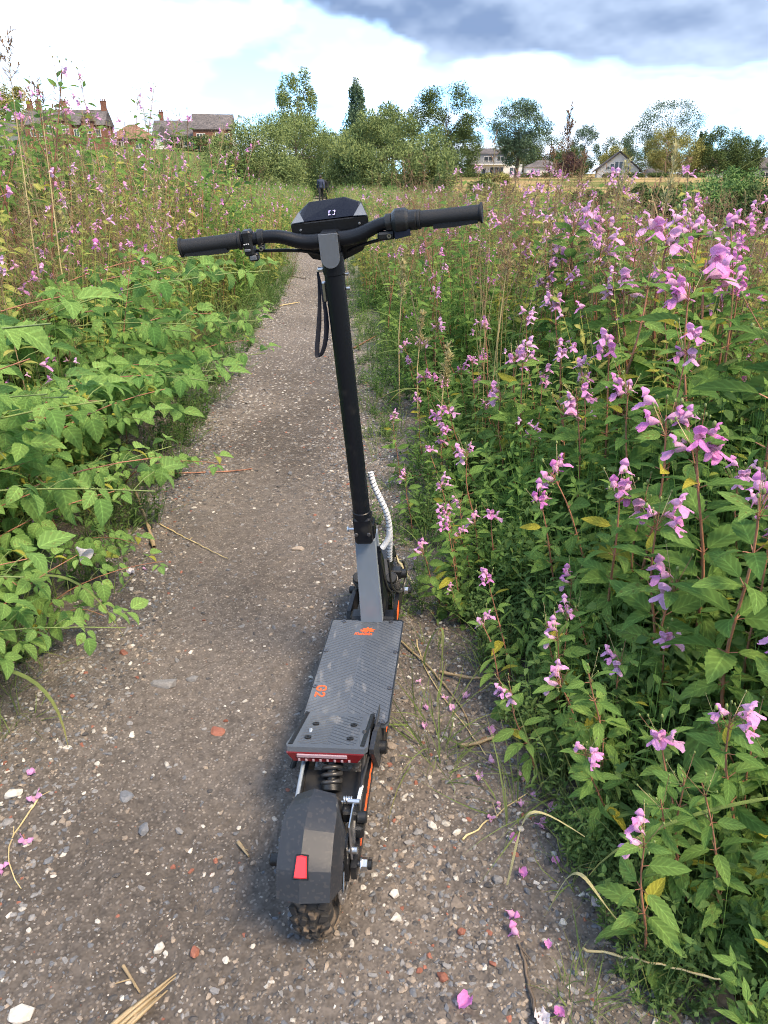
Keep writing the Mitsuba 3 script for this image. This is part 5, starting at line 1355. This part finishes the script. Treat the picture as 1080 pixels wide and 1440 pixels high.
sp('front_cable', cat_([pipe([(0.064, 0.748, 0.385), (0.062, 0.80, 0.30), (0.064, 0.90, 0.20), (0.080, 0.99, 0.165), (0.082, 1.02, 0.21), (0.074, 1.01, 0.245)], 0.0032, 8), pipe([(0.045, 0.735, 0.42), (0.050, 0.80, 0.28), (0.058, 0.93, 0.18)], 0.0032, 8)]), 'black_steel')
for s in (-1, 1):
    sp('front_arm', hull(*[(s * 0.066 + dx, y, z) for dx in (-0.0055, 0.0055) for y, z in ((1.05, 0.112), (1.05, 0.142), (0.93, 0.178), (0.82, 0.178), (0.80, 0.15), (0.82, 0.125), (1.0, 0.11))]), 'black_paint', smooth=False)
    sp('front_spring', coil((s * 0.050, 0.99, 0.165), (s * 0.050, 0.93, 0.225), 0.0165, 0.0040, 5), 'black_steel', smooth=True)
    sp('front_spring__damper', cat_([cyl((s * 0.050, 0.99, 0.165), (s * 0.050, 0.93, 0.225), 0.009), cyl((s * 0.050, 0.935, 0.220), (s * 0.050, 0.924, 0.232), 0.017)]), 'black_plastic')
sp('front_arm__stripe', hull(*[(0.066 + dx, y, z) for dx in (0.0057, 0.0067) for y, z in ((0.83, 0.135), (0.84, 0.168), (0.90, 0.168), (0.89, 0.138))]), 'orange_print', smooth=False)
sp('front_caliper', cat_([rbox(0.040, 0.076, 0.975, 1.01, 0.196, 0.226, 0.004), cyl((0.072, 0.99, 0.21), (0.090, 0.99, 0.21), 0.014)]), 'black_plastic')
sp('front_fender', shell(*(lambda Q: (Q, Q * [0.95, 1, 1] - [0, 0, 0.003]))(np.array([[(x, 1.03 - math.sin(a) * (0.145 + dr_), 0.127 + math.cos(a) * (0.145 + dr_)) for x, dr_ in ((-0.048, -0.03), (-0.042, 0), (0, 0.005), (0.042, 0), (0.048, -0.03))] for a in np.radians([-70, -40, -10, 20, 45])]))), 'black_plastic', smooth=False)

# ---------------------------------------------------------------- two walkers far along the path
flat('skin', (0.45, 0.28, 0.20), 0.6)
flat('navy_cloth', (0.030, 0.045, 0.095), 0.8)
flat('black_cloth', (0.015, 0.016, 0.022), 0.8)
flat('hair_dark', (0.030, 0.022, 0.018), 0.6)


def skeleton(joints, bones, edge=0.02):
    """One continuous body: the hulls of the spheres at each bone's two joints, joined and smoothed."""
    M = manifold3d.Manifold
    ball = lambda j: M.sphere(joints[j][1], 14).translate(list(joints[j][0]))
    m = M()
    for a, b2 in bones:
        m = m + M.batch_hull([ball(a), ball(b2)])
    q = m.refine_to_length(edge).to_mesh()
    t = trimesh.Trimesh(q.vert_properties[:, :3], q.tri_verts)
    return trimesh.smoothing.filter_taubin(t, iterations=8)


def walker(label, x, y, rz, jacket, step, h=1.0):
    key = tag(numbered('person'), label, 'person')
    M = place(x, y, path_z(x, y) if y < 60 else float(ground_z(x, y)) + 0.005, rz, h)
    J = dict(head=((0, 0.02, 1.62), 0.095), skull=((0, 0.0, 1.66), 0.095), neck=((0, 0, 1.47), 0.055), chest=((0, 0, 1.30), 0.13), belly=((0, 0.01, 1.08), 0.115), hip=((0, 0, 0.95), 0.125))
    for s, n in ((-1, 'l'), (1, 'r')):
        f = s * step
        J.update({n + 'sh': ((s * 0.17, 0, 1.39), 0.062), n + 'el': ((s * 0.23, -0.10 * f - 0.02, 1.12), 0.043), n + 'wr': ((s * 0.24, -0.22 * f + 0.05, 0.90), 0.030), n + 'ha': ((s * 0.24, -0.24 * f + 0.07, 0.82), 0.035),
                  n + 'hp': ((s * 0.09, 0, 0.90), 0.092), n + 'kn': ((s * 0.10, 0.16 * f + 0.03, 0.50), 0.060), n + 'an': ((s * 0.10, 0.26 * f - 0.03, 0.09), 0.042), n + 'to': ((s * 0.12, 0.26 * f + 0.12, 0.045), 0.034)})
    bones = [('head', 'skull'), ('skull', 'neck'), ('neck', 'chest'), ('chest', 'belly'), ('belly', 'hip')]
    for n in 'lr':
        bones += [('chest', n + 'sh'), (n + 'sh', n + 'el'), (n + 'el', n + 'wr'), (n + 'wr', n + 'ha'), ('hip', n + 'hp'), (n + 'hp', n + 'kn'), (n + 'kn', n + 'an'), (n + 'an', n + 'to')]
    put(f'{key}__body', skeleton(J, bones), 'skin', True, M)
    grow = lambda ks, d: {k: (v[0], v[1] + d) for k, v in J.items() if k in ks}
    put(f'{key}__jacket', skeleton(grow(('chest', 'belly', 'hip', 'lsh', 'rsh', 'lel', 'rel', 'lwr', 'rwr', 'neck'), 0.022), [('neck', 'chest'), ('chest', 'belly'), ('belly', 'hip')] + [b2 for n in 'lr' for b2 in (('chest', n + 'sh'), (n + 'sh', n + 'el'), (n + 'el', n + 'wr'))]), jacket, True, M)
    put(f'{key}__trousers', skeleton(grow(('hip', 'lhp', 'rhp', 'lkn', 'rkn', 'lan', 'ran'), 0.016), [b2 for n in 'lr' for b2 in (('hip', n + 'hp'), (n + 'hp', n + 'kn'), (n + 'kn', n + 'an'))]), 'black_cloth', True, M)
    for n in 'lr':
        put(f'{key}__shoe', skeleton(grow((n + 'an', n + 'to'), 0.014), [(n + 'an', n + 'to')]), 'hair_dark', True, M)
    put(f'{key}__hair', skeleton({'a': ((0, -0.02, 1.685), 0.092), 'b': ((0, -0.03, 1.62), 0.088)}, [('a', 'b')]), 'hair_dark', True, M)


walker('person in a navy jacket walking away along the far path, left of two', -4.62, 59, 0.08, 'navy_cloth', 0.8)
walker('person in dark clothes walking close beside the one in the navy jacket', -4.25, 60.5, 0.08, 'black_cloth', -0.7, 0.97)

# ---------------------------------------------------------------- small things on and beside the path
R = np.random.default_rng(77)


def fallen(rng, i):
    b = B()
    if i < 2:
        flower(b, (0, 0, 0.012), 0, 0.75, 11 + i, 2, [-1.1, 1.2][i])
    else:
        a = np.linspace(-1, 1, 6)[None]; t = np.linspace(0, 1, 6)[:, None]
        w = 0.012 * np.sin(np.pi * (0.15 + 0.7 * t))
        b.grid(np.stack([w * a + 0 * t, 0.024 * t + 0 * a, 0.003 + 0.012 * np.abs(a) ** 1.5 + 0.009 * np.sin(t * 5 + a * 3 + 2 * i) ** 2], -1), 0 if i < 4 else 2, 40 + i)
    return b.ply('petal')


fall = [fallen(R, i) for i in range(5)]
right = [(0.1, 1.707), (0.191, 1.599), (0.261, 1.4), (0.215, 1.644), (0.312, 1.644), (0.114, 1.585), (0.105, 1.515), (0.236, 1.213), (0.329, 1.341), (0.336, 1.286), (0.282, 1.156), (0.366, 1.234), (0.258, 1.254), (0.343, 1.194), (0.282, 1.068), (0.248, 0.988), (0.242, 0.951), (0.303, 0.918), (0.291, 0.801), (0.267, 1.515), (0.31, 1.25), (0.22, 1.33), (0.36, 1.10), (0.17, 1.64)]
left = [(-0.8, 1.279), (-0.77, 1.156), (-0.789, 1.093), (-0.869, 2.373), (-0.971, 2.22), (-0.848, 1.352)]
for pts, lb, gr in ((right, 'pink petal fallen on the gravel along the right edge of the path', 'fallen petals along the right edge'), (left, 'pink petal fallen on the gravel along the left edge of the path', 'fallen petals along the left edge')):
    got = []
    for x, y in pts:
        k = numbered('fallen_petal'); got.append((k, 0, y))
        scene[k] = {**fall[R.integers(4)], 'to_world': T(place(x, y, path_z(x, y) + 0.002, R.uniform(0, 6.28), R.uniform(0.5, 0.95), R.uniform(0, 0.5), R.uniform(0, 6.28)))}
        tag(k, lb, 'petal', gr)
    rank(got, [f'pink petal on the {gr[25:]} of the path, {{}} from the picture bottom'])
for x, y, i, lb in ((0.148, 0.825, 2, 'lone pink petal on the bare dirt at the bottom of the picture'), (0.403, 1.003, 4, 'pale lilac petal on the dark weeds at the lower right'), (0.262, 0.80, 4, 'crumpled white petal at the bottom edge right of the path'), (-0.92, 2.33, 4, 'white and pink petal on the gravel left of the path')):
    k = numbered('fallen_petal'); scene[k] = {**fall[i], 'to_world': T(place(x, y, path_z(x, y) + 0.002, 1.0 + x * 9, 1.1))}; tag(k, lb, 'petal')


def twig(name, pts, r, kind, label, cat='twig', dz=None, knots=True, flatn=1):
    P_ = []
    for i, (x, y) in enumerate(pts):
        P_.append([x, y, path_z(x, y) + r * 0.9 + 0.003 + (dz[i] if dz else 0)])
    P_ = np.array(P_)
    if len(P_) > 2:
        P_ = CS(np.linspace(0, 1, len(P_)), P_)(np.linspace(0, 1, 16))
        P_[:, :2] += 0.0015 * R.normal(size=(16, 2))
        P_[:, 2] = np.maximum(P_[:, 2], [path_z(*q[:2]) + r * 0.6 for q in P_])
    b = B(); n = len(P_)
    b.tube(P_, r * np.linspace(1, 0.5, n) * (1 + 0.15 * R.normal(size=n)), 6, kind, R.integers(97))
    if knots:
        for i in range(2):
            q = P_[R.integers(1, n - 1)] if n > 2 else P_.mean(0)
            b.tube([q, q + np.array([R.normal() * 0.02, R.normal() * 0.02, 0.008])], [r * 0.5, r * 0.3], 4, kind, 5)
    k = numbered(name); scene[k] = b.ply('stem', True); tag(k, label, cat)


twig('twig', [(-1.086, 3.113), (-1.0, 3.30), (-0.85, 3.39), (-0.649, 3.414)], 0.0055, 0, 'long reddish stick reaching from the brambles onto the path', dz=[0.05, 0.02, 0.0, 0])
twig('twig', [(-0.891, 2.562), (-0.967, 2.736), (-1.047, 2.877)], 0.009, 4, 'thick brown dead stem at the foot of the brambles', dz=[0, 0.02, 0.10])
twig('twig', [(0.044, 1.918), (0.125, 1.79), (0.195, 1.644), (0.221, 1.515)], 0.0035, 4, 'long reddish brown stalk lying right of the deck')
twig('twig', [(0.16, 1.76), (0.25, 1.72), (0.319, 1.691), (0.45, 1.62)], 0.0055, 4, 'curved tan root under the pale pink flowers', dz=[0, 0.01, 0.01, 0.03])
twig('twig', [(0.10, 1.93), (0.13, 1.74), (0.19, 1.58), (0.25, 1.42)], 0.002, 2, 'thin straw stalk running along the right gravel edge')
twig('twig', [(0.014, 2.526), (0.065, 2.373), (0.106, 2.235)], 0.006, 2, 'yellowish bent stem right of the neck column', dz=[0.02, 0.01, 0])
twig('twig', [(-0.259, 6.291), (-0.065, 6.825)], 0.007, 0, 'straight reddish stick across the path behind the stem')
twig('twig', [(-1.565, 11.709), (-1.35, 11.5), (-1.144, 11.26)], 0.010, 3, 'dark stick lying across the far path below the left grip')
twig('twig', [(-1.20, 8.70), (-1.10, 8.85), (-1.0, 9.0)], 0.007, 2, 'short pale stick on the far path left of the strap')
twig('twig', [(0.19, 1.452), (0.271, 1.475), (0.36, 1.51)], 0.0055, 4, 'short brown stick pointing into the right bank')
twig('twig', [(0.265, 0.70), (0.257, 0.85), (0.251, 0.923)], 0.0042, 3, 'dark stalk at the bottom edge right of the path')
twig('twig', [(0.169, 1.165), (0.255, 1.234), (0.33, 1.296)], 0.0022, 2, 'thin dry stem among the petals right of the rear wheel')
twig('twig', [(0.358, 0.902), (0.452, 0.85), (0.56, 0.79)], 0.0028, 2, 'long pale straw lying over the weeds at the lower right', dz=[0.03, 0.05, 0.08], knots=False)
twig('twig', [(-0.927, 2.77), (-0.76, 2.62), (-0.592, 2.485)], 0.0025, 2, 'thin pale stalk on the path left of the neck column')
twig('twig', [(-0.796, 1.30), (-0.80, 1.234), (-0.796, 1.147), (-0.73, 1.051)], 0.0022, 2, 'thin curved straw at the left edge of the gravel')
twig('twig', [(0.068, 3.29), (0.24, 3.318)], 0.005, 0, 'short reddish stick at the right edge of the path beside the white cable')
twig('twig', [(-0.314, 1.165), (-0.285, 1.128)], 0.004, 4, 'tiny splinter of wood left of the rear fender')
twig('twig', [(-0.475, 0.893), (-0.43, 0.845)], 0.0035, 4, 'short brown splinter above the broken piece of wood')
# splintered piece of wood at the bottom left
wood = tag(numbered('wood_piece'), 'splintered piece of grey-brown wood at the bottom left of the path', 'wood')
A0, A1 = np.array([-0.449, 0.775]), np.array([-0.366, 0.869])
for i in range(7):
    o = (i - 3) * 0.0042
    dv = unit(np.array([A1[0] - A0[0], A1[1] - A0[1]])); nv = np.array([-dv[1], dv[0]])
    s, e = A0 - dv * R.uniform(0, 0.03) + nv * o, A1 - dv * R.uniform(0, 0.05) + nv * o * 0.6
    b = B(); z0 = path_z(*A0) + 0.006 + R.uniform(0, 0.005)
    b.tube([[s[0], s[1], z0], [(s[0] + e[0]) / 2, (s[1] + e[1]) / 2, z0 + 0.004], [e[0], e[1], z0 + 0.003]], [0.0034, 0.0040, 0.0012], 4, 4, i)
    k = numbered(f'{wood}__splinter'); scene[k] = b.ply('stem', True)


def rock(name, x, y, size, kind, label, up=0.3, rz=None, n=26):
    b = pebble(R, kind, R.integers(90), n)
    m = place(x, y, path_z(x, y) + size[2] * up, R.uniform(0, 6.28) if rz is None else rz)
    m[:3, :3] = m[:3, :3] @ np.diag(np.array(size) * [1, 1.39, 2])
    k = numbered(name); scene[k] = {**mikit.ply((np.vstack(b.v), np.vstack(b.f)), 'stone_surface', smooth=False, uv=np.vstack(b.uv)), 'to_world': T(m)}; tag(k, label, 'stone')


rock('stone', -0.625, 1.716, (0.045, 0.026, 0.016), 0, 'flat pale grey slab sunk in the gravel left of the deck', 0.2, 0.2)
rock('stone', -0.55, 1.745, (0.022, 0.016, 0.010), 0, 'small flat grey stone touching the pale slab', 0.2, 0.6)
rock('stone', -0.437, 1.537, (0.026, 0.020, 0.008), 4, 'worn flat piece of red brick in the dirt left of the tail light', 0.1)
rock('stone', -0.332, 2.568, (0.032, 0.018, 0.012), 2, 'flat buff stone on the path left of the neck column', 0.3, 0.1)
rock('stone', -0.857, 1.296, (0.026, 0.013, 0.012), 1, 'long white stone at the left picture edge', 0.5, 0.2)
rock('stone', -0.618, 0.801, (0.026, 0.018, 0.014), 1, 'large whitish stone in the bottom left corner', 0.4, 0.2)
rock('stone', -0.531, 1.208, (0.014, 0.024, 0.012), 5, 'upright dark blue-grey stone left of the rear fender', 0.4, 0.1)
rock('stone', -0.60, 1.30, (0.026, 0.020, 0.006), 5, 'flat slate-grey stone among the gravel at the left edge', 0.3)
rock('stone', 0.231, 1.068, (0.013, 0.011, 0.010), 0, 'grey stone right of the rear wheel axle', 0.4)
rock('stone', 0.02, 1.03, (0.013, 0.011, 0.010), 1, 'white stone on the dirt right of the rear tyre', 0.4)
rock('stone', 0.105, 0.865, (0.013, 0.010, 0.009), 4, 'round piece of red brick at the bottom of the path', 0.4)
rock('stone', 0.147, 0.955, (0.011, 0.009, 0.008), 4, 'small red brick pebble above the round one', 0.4)
rock('stone', -0.35, 0.915, (0.010, 0.015, 0.009), 4, 'oblong red brick pebble left of the rear tyre', 0.4, 0.1)
rock('stone', -0.42, 0.93, (0.015, 0.011, 0.010), 1, 'angular white stone left of the oblong brick pebble', 0.4, 0.7)

# long arching blades of grass, bindweed, reed and tall seed heads
def arch(pts, w, kind, label):
    P_ = CS(np.linspace(0, 1, len(pts)), np.array(pts, float))(np.linspace(0, 1, 14))
    t = np.gradient(P_, axis=0); sdv = np.cross(t, [0, 0, 1.0]); sdv /= np.linalg.norm(sdv, axis=1, keepdims=True) + 1e-9
    ww = w * np.minimum(1, np.linspace(0.5, 2, 14)) * (1 - np.linspace(0, 1, 14) ** 3) + 0.0006
    b = B(); b.grid(np.stack([P_ - sdv * ww[:, None], P_ - [0, 0, 0.002], P_ + sdv * ww[:, None]], 1), kind, 17)
    k = numbered('grass_blade'); scene[k] = b.ply('leaf', True); tag(k, label, 'grass blade')


arch([(-1.10, 1.75, 0.22), (-0.93, 1.75, 0.33), (-0.81, 1.75, 0.29), (-0.73, 1.75, 0.14)], 0.006, 2, 'long green blade of grass arching over the gravel below the white trumpet flower')
arch([(-1.05, 1.52, 0.20), (-0.94, 1.5, 0.21), (-0.85, 1.5, 0.15), (-0.79, 1.45, 0.01)], 0.007, 2, 'lower green blade of grass bending down to the gravel at the left edge')
arch([(0.24, 1.02, 0.05), (0.25, 1.0, 0.22), (0.28, 1.0, 0.26), (0.37, 1.0, 0.20)], 0.0035, 8, 'hooked yellow blade of grass right of the fallen petals')
arch([(0.42, 0.90, 0.10), (0.36, 0.90, 0.19), (0.33, 0.92, 0.20), (0.30, 0.93, 0.10)], 0.004, 8, 'broad yellowed blade of grass above the weeds at the lower right')
arch([(0.75, 1.0, 0.30), (0.60, 0.95, 0.33), (0.45, 0.92, 0.30), (0.35, 0.9, 0.22)], 0.0035, 2, 'thin green blade of grass crossing the lowest balsam plant')
arch([(1.45, 3.2, 0.9), (1.40, 3.2, 1.15), (1.33, 3.2, 1.27), (1.52, 3.2, 1.42)], 0.004, 2, 'straight slanting blade of grass before the hedge at the right edge')
arch([(0.12, 1.80, 0.0), (0.13, 1.78, 0.10), (0.16, 1.74, 0.17), (0.15, 1.70, 0.02)], 0.004, 2, 'looped blade of grass beside the deck')
b = B(); t_ = np.linspace(0, 1, 7)[:, None]; a_ = np.linspace(0, 2 * np.pi, 13)[None]
BW = tag(numbered('bindweed'), 'white trumpet flower of a bindweed hanging in the brambles on the left', 'flower')
rr_ = 0.004 + 0.022 * t_ ** 1.8
fdir = np.array([0.75, -0.45, -0.35]); fx = unit(np.cross(fdir, UP)); fz = np.cross(fx, unit(fdir))
b.grid(np.array([-0.93, 2.0, 0.29]) + (0.045 * t_ + 0 * a_)[..., None] * unit(fdir) + (rr_ * np.cos(a_))[..., None] * fx + (rr_ * np.sin(a_) * 1.0)[..., None] * fz, 2, 9)
scene[f'{BW}__flower'] = b.ply('petal')
b = B(); b.tube([(-0.93, 2.0, 0.29), (-0.98, 2.03, 0.27), (-1.05, 2.05, 0.15), (-1.06, 2.08, 0.0)], 0.002, 5, 1, 4)
scene[f'{BW}__stem'] = b.ply('stem')


def plume(name, label, x, y, h, kind, spray, n, up=1.1, wide=0.10, leafy=5, cat='reed'):
    key = tag(numbered(name), label, cat)
    z = float(ground_z(x, y)); b, s = B(), B()
    tip = np.array([x + 0.02 * h, y, z + h])
    s.tube([[x, y, z], [x - 0.01, y, z + 0.5 * h], tip], [0.005, 0.0038, 0.0012], 5, 2, 3)
    for i in range(n):
        q = 1 - spray * R.random() ** 0.9 / h; c = np.array([x, y, z]) * (1 - q) + tip * q
        az = R.uniform(0, 6.28); d = polar(az, up * R.uniform(0.6, 1.2)); ln = wide * R.uniform(0.6, 1.2) * (0.35 + (1 - q) * h / spray)
        b.tube([c, c + d * ln * 0.5, c + d * ln + [0, 0, -0.25 * ln]], 0.0009, 3, kind, R.integers(90))
        for k in range(9):
            w_ = R.uniform(0.25, 1.0)
            b.leaf(c + d * ln * w_, d + 0.5 * R.normal(size=3), UP, 0.028, 0.008, kind, R.integers(97), 1, 1, 0.2, 0.2)
    for i in range(leafy):
        q = 0.25 + 0.5 * i / leafy; c = np.array([x, y, z + q * h])
        l = B(); l.leaf(c, polar(R.uniform(0, 6.28), 0.8), UP, 0.35, 0.018, 2, R.integers(97), 7, 1, 1.2, 0.3, shape='blade')
        scene[numbered(f'{key}__leaf')] = l.ply('leaf')
    scene[f'{key}__stalk'] = s.ply('stem'); scene[f'{key}__seed_head'] = b.ply('leaf')


plume('reed', 'tallest reed with a purplish plume standing against the sky on the right', 1.30, 6.0, 1.70, 10, 0.40, 44, 1.2, 0.13)
plume('reed', 'drooping brown reed plume just left of the tallest reed', 1.14, 5.6, 1.42, 10, 0.34, 44, 0.5, 0.17)
plume('reed', 'short brown reed plume right of the tallest reed', 1.52, 6.3, 1.42, 10, 0.30, 36, 0.8, 0.12)
for i, (x, y, h, lb) in enumerate(((1.39, 4.0, 1.36, 'pale split willowherb seed head rising before the hedge on the right'), (1.28, 4.4, 1.30, 'pale willowherb seed head left of the one before the hedge'), (0.62, 4.0, 0.95, 'pale grass seed head right of the throttle grip'), (0.10, 4.6, 0.85, 'pale feathery seed head at the right edge of the path'), (0.20, 4.2, 0.62, 'short cream seed head low on the right verge'), (0.28, 3.4, 0.60, 'cream seed spike on the right verge beside the stem'))):
    plume('seed_head', lb, x, y, h, 8, 0.30 if h > 1 else 0.22, 24, 1.25, 0.10 if h > 1 else 0.05, 3, 'seed head')
plume('seed_head', 'wispy purple seed head at the top of the left picture edge', -1.78, 4.0, 1.85, 10, 0.34, 14, 0.8, 0.16, 2, 'seed head')
plume('seed_head', 'thin wispy seed head beside the one at the left picture edge', -1.70, 4.1, 1.70, 10, 0.22, 8, 0.9, 0.12, 2, 'seed head')
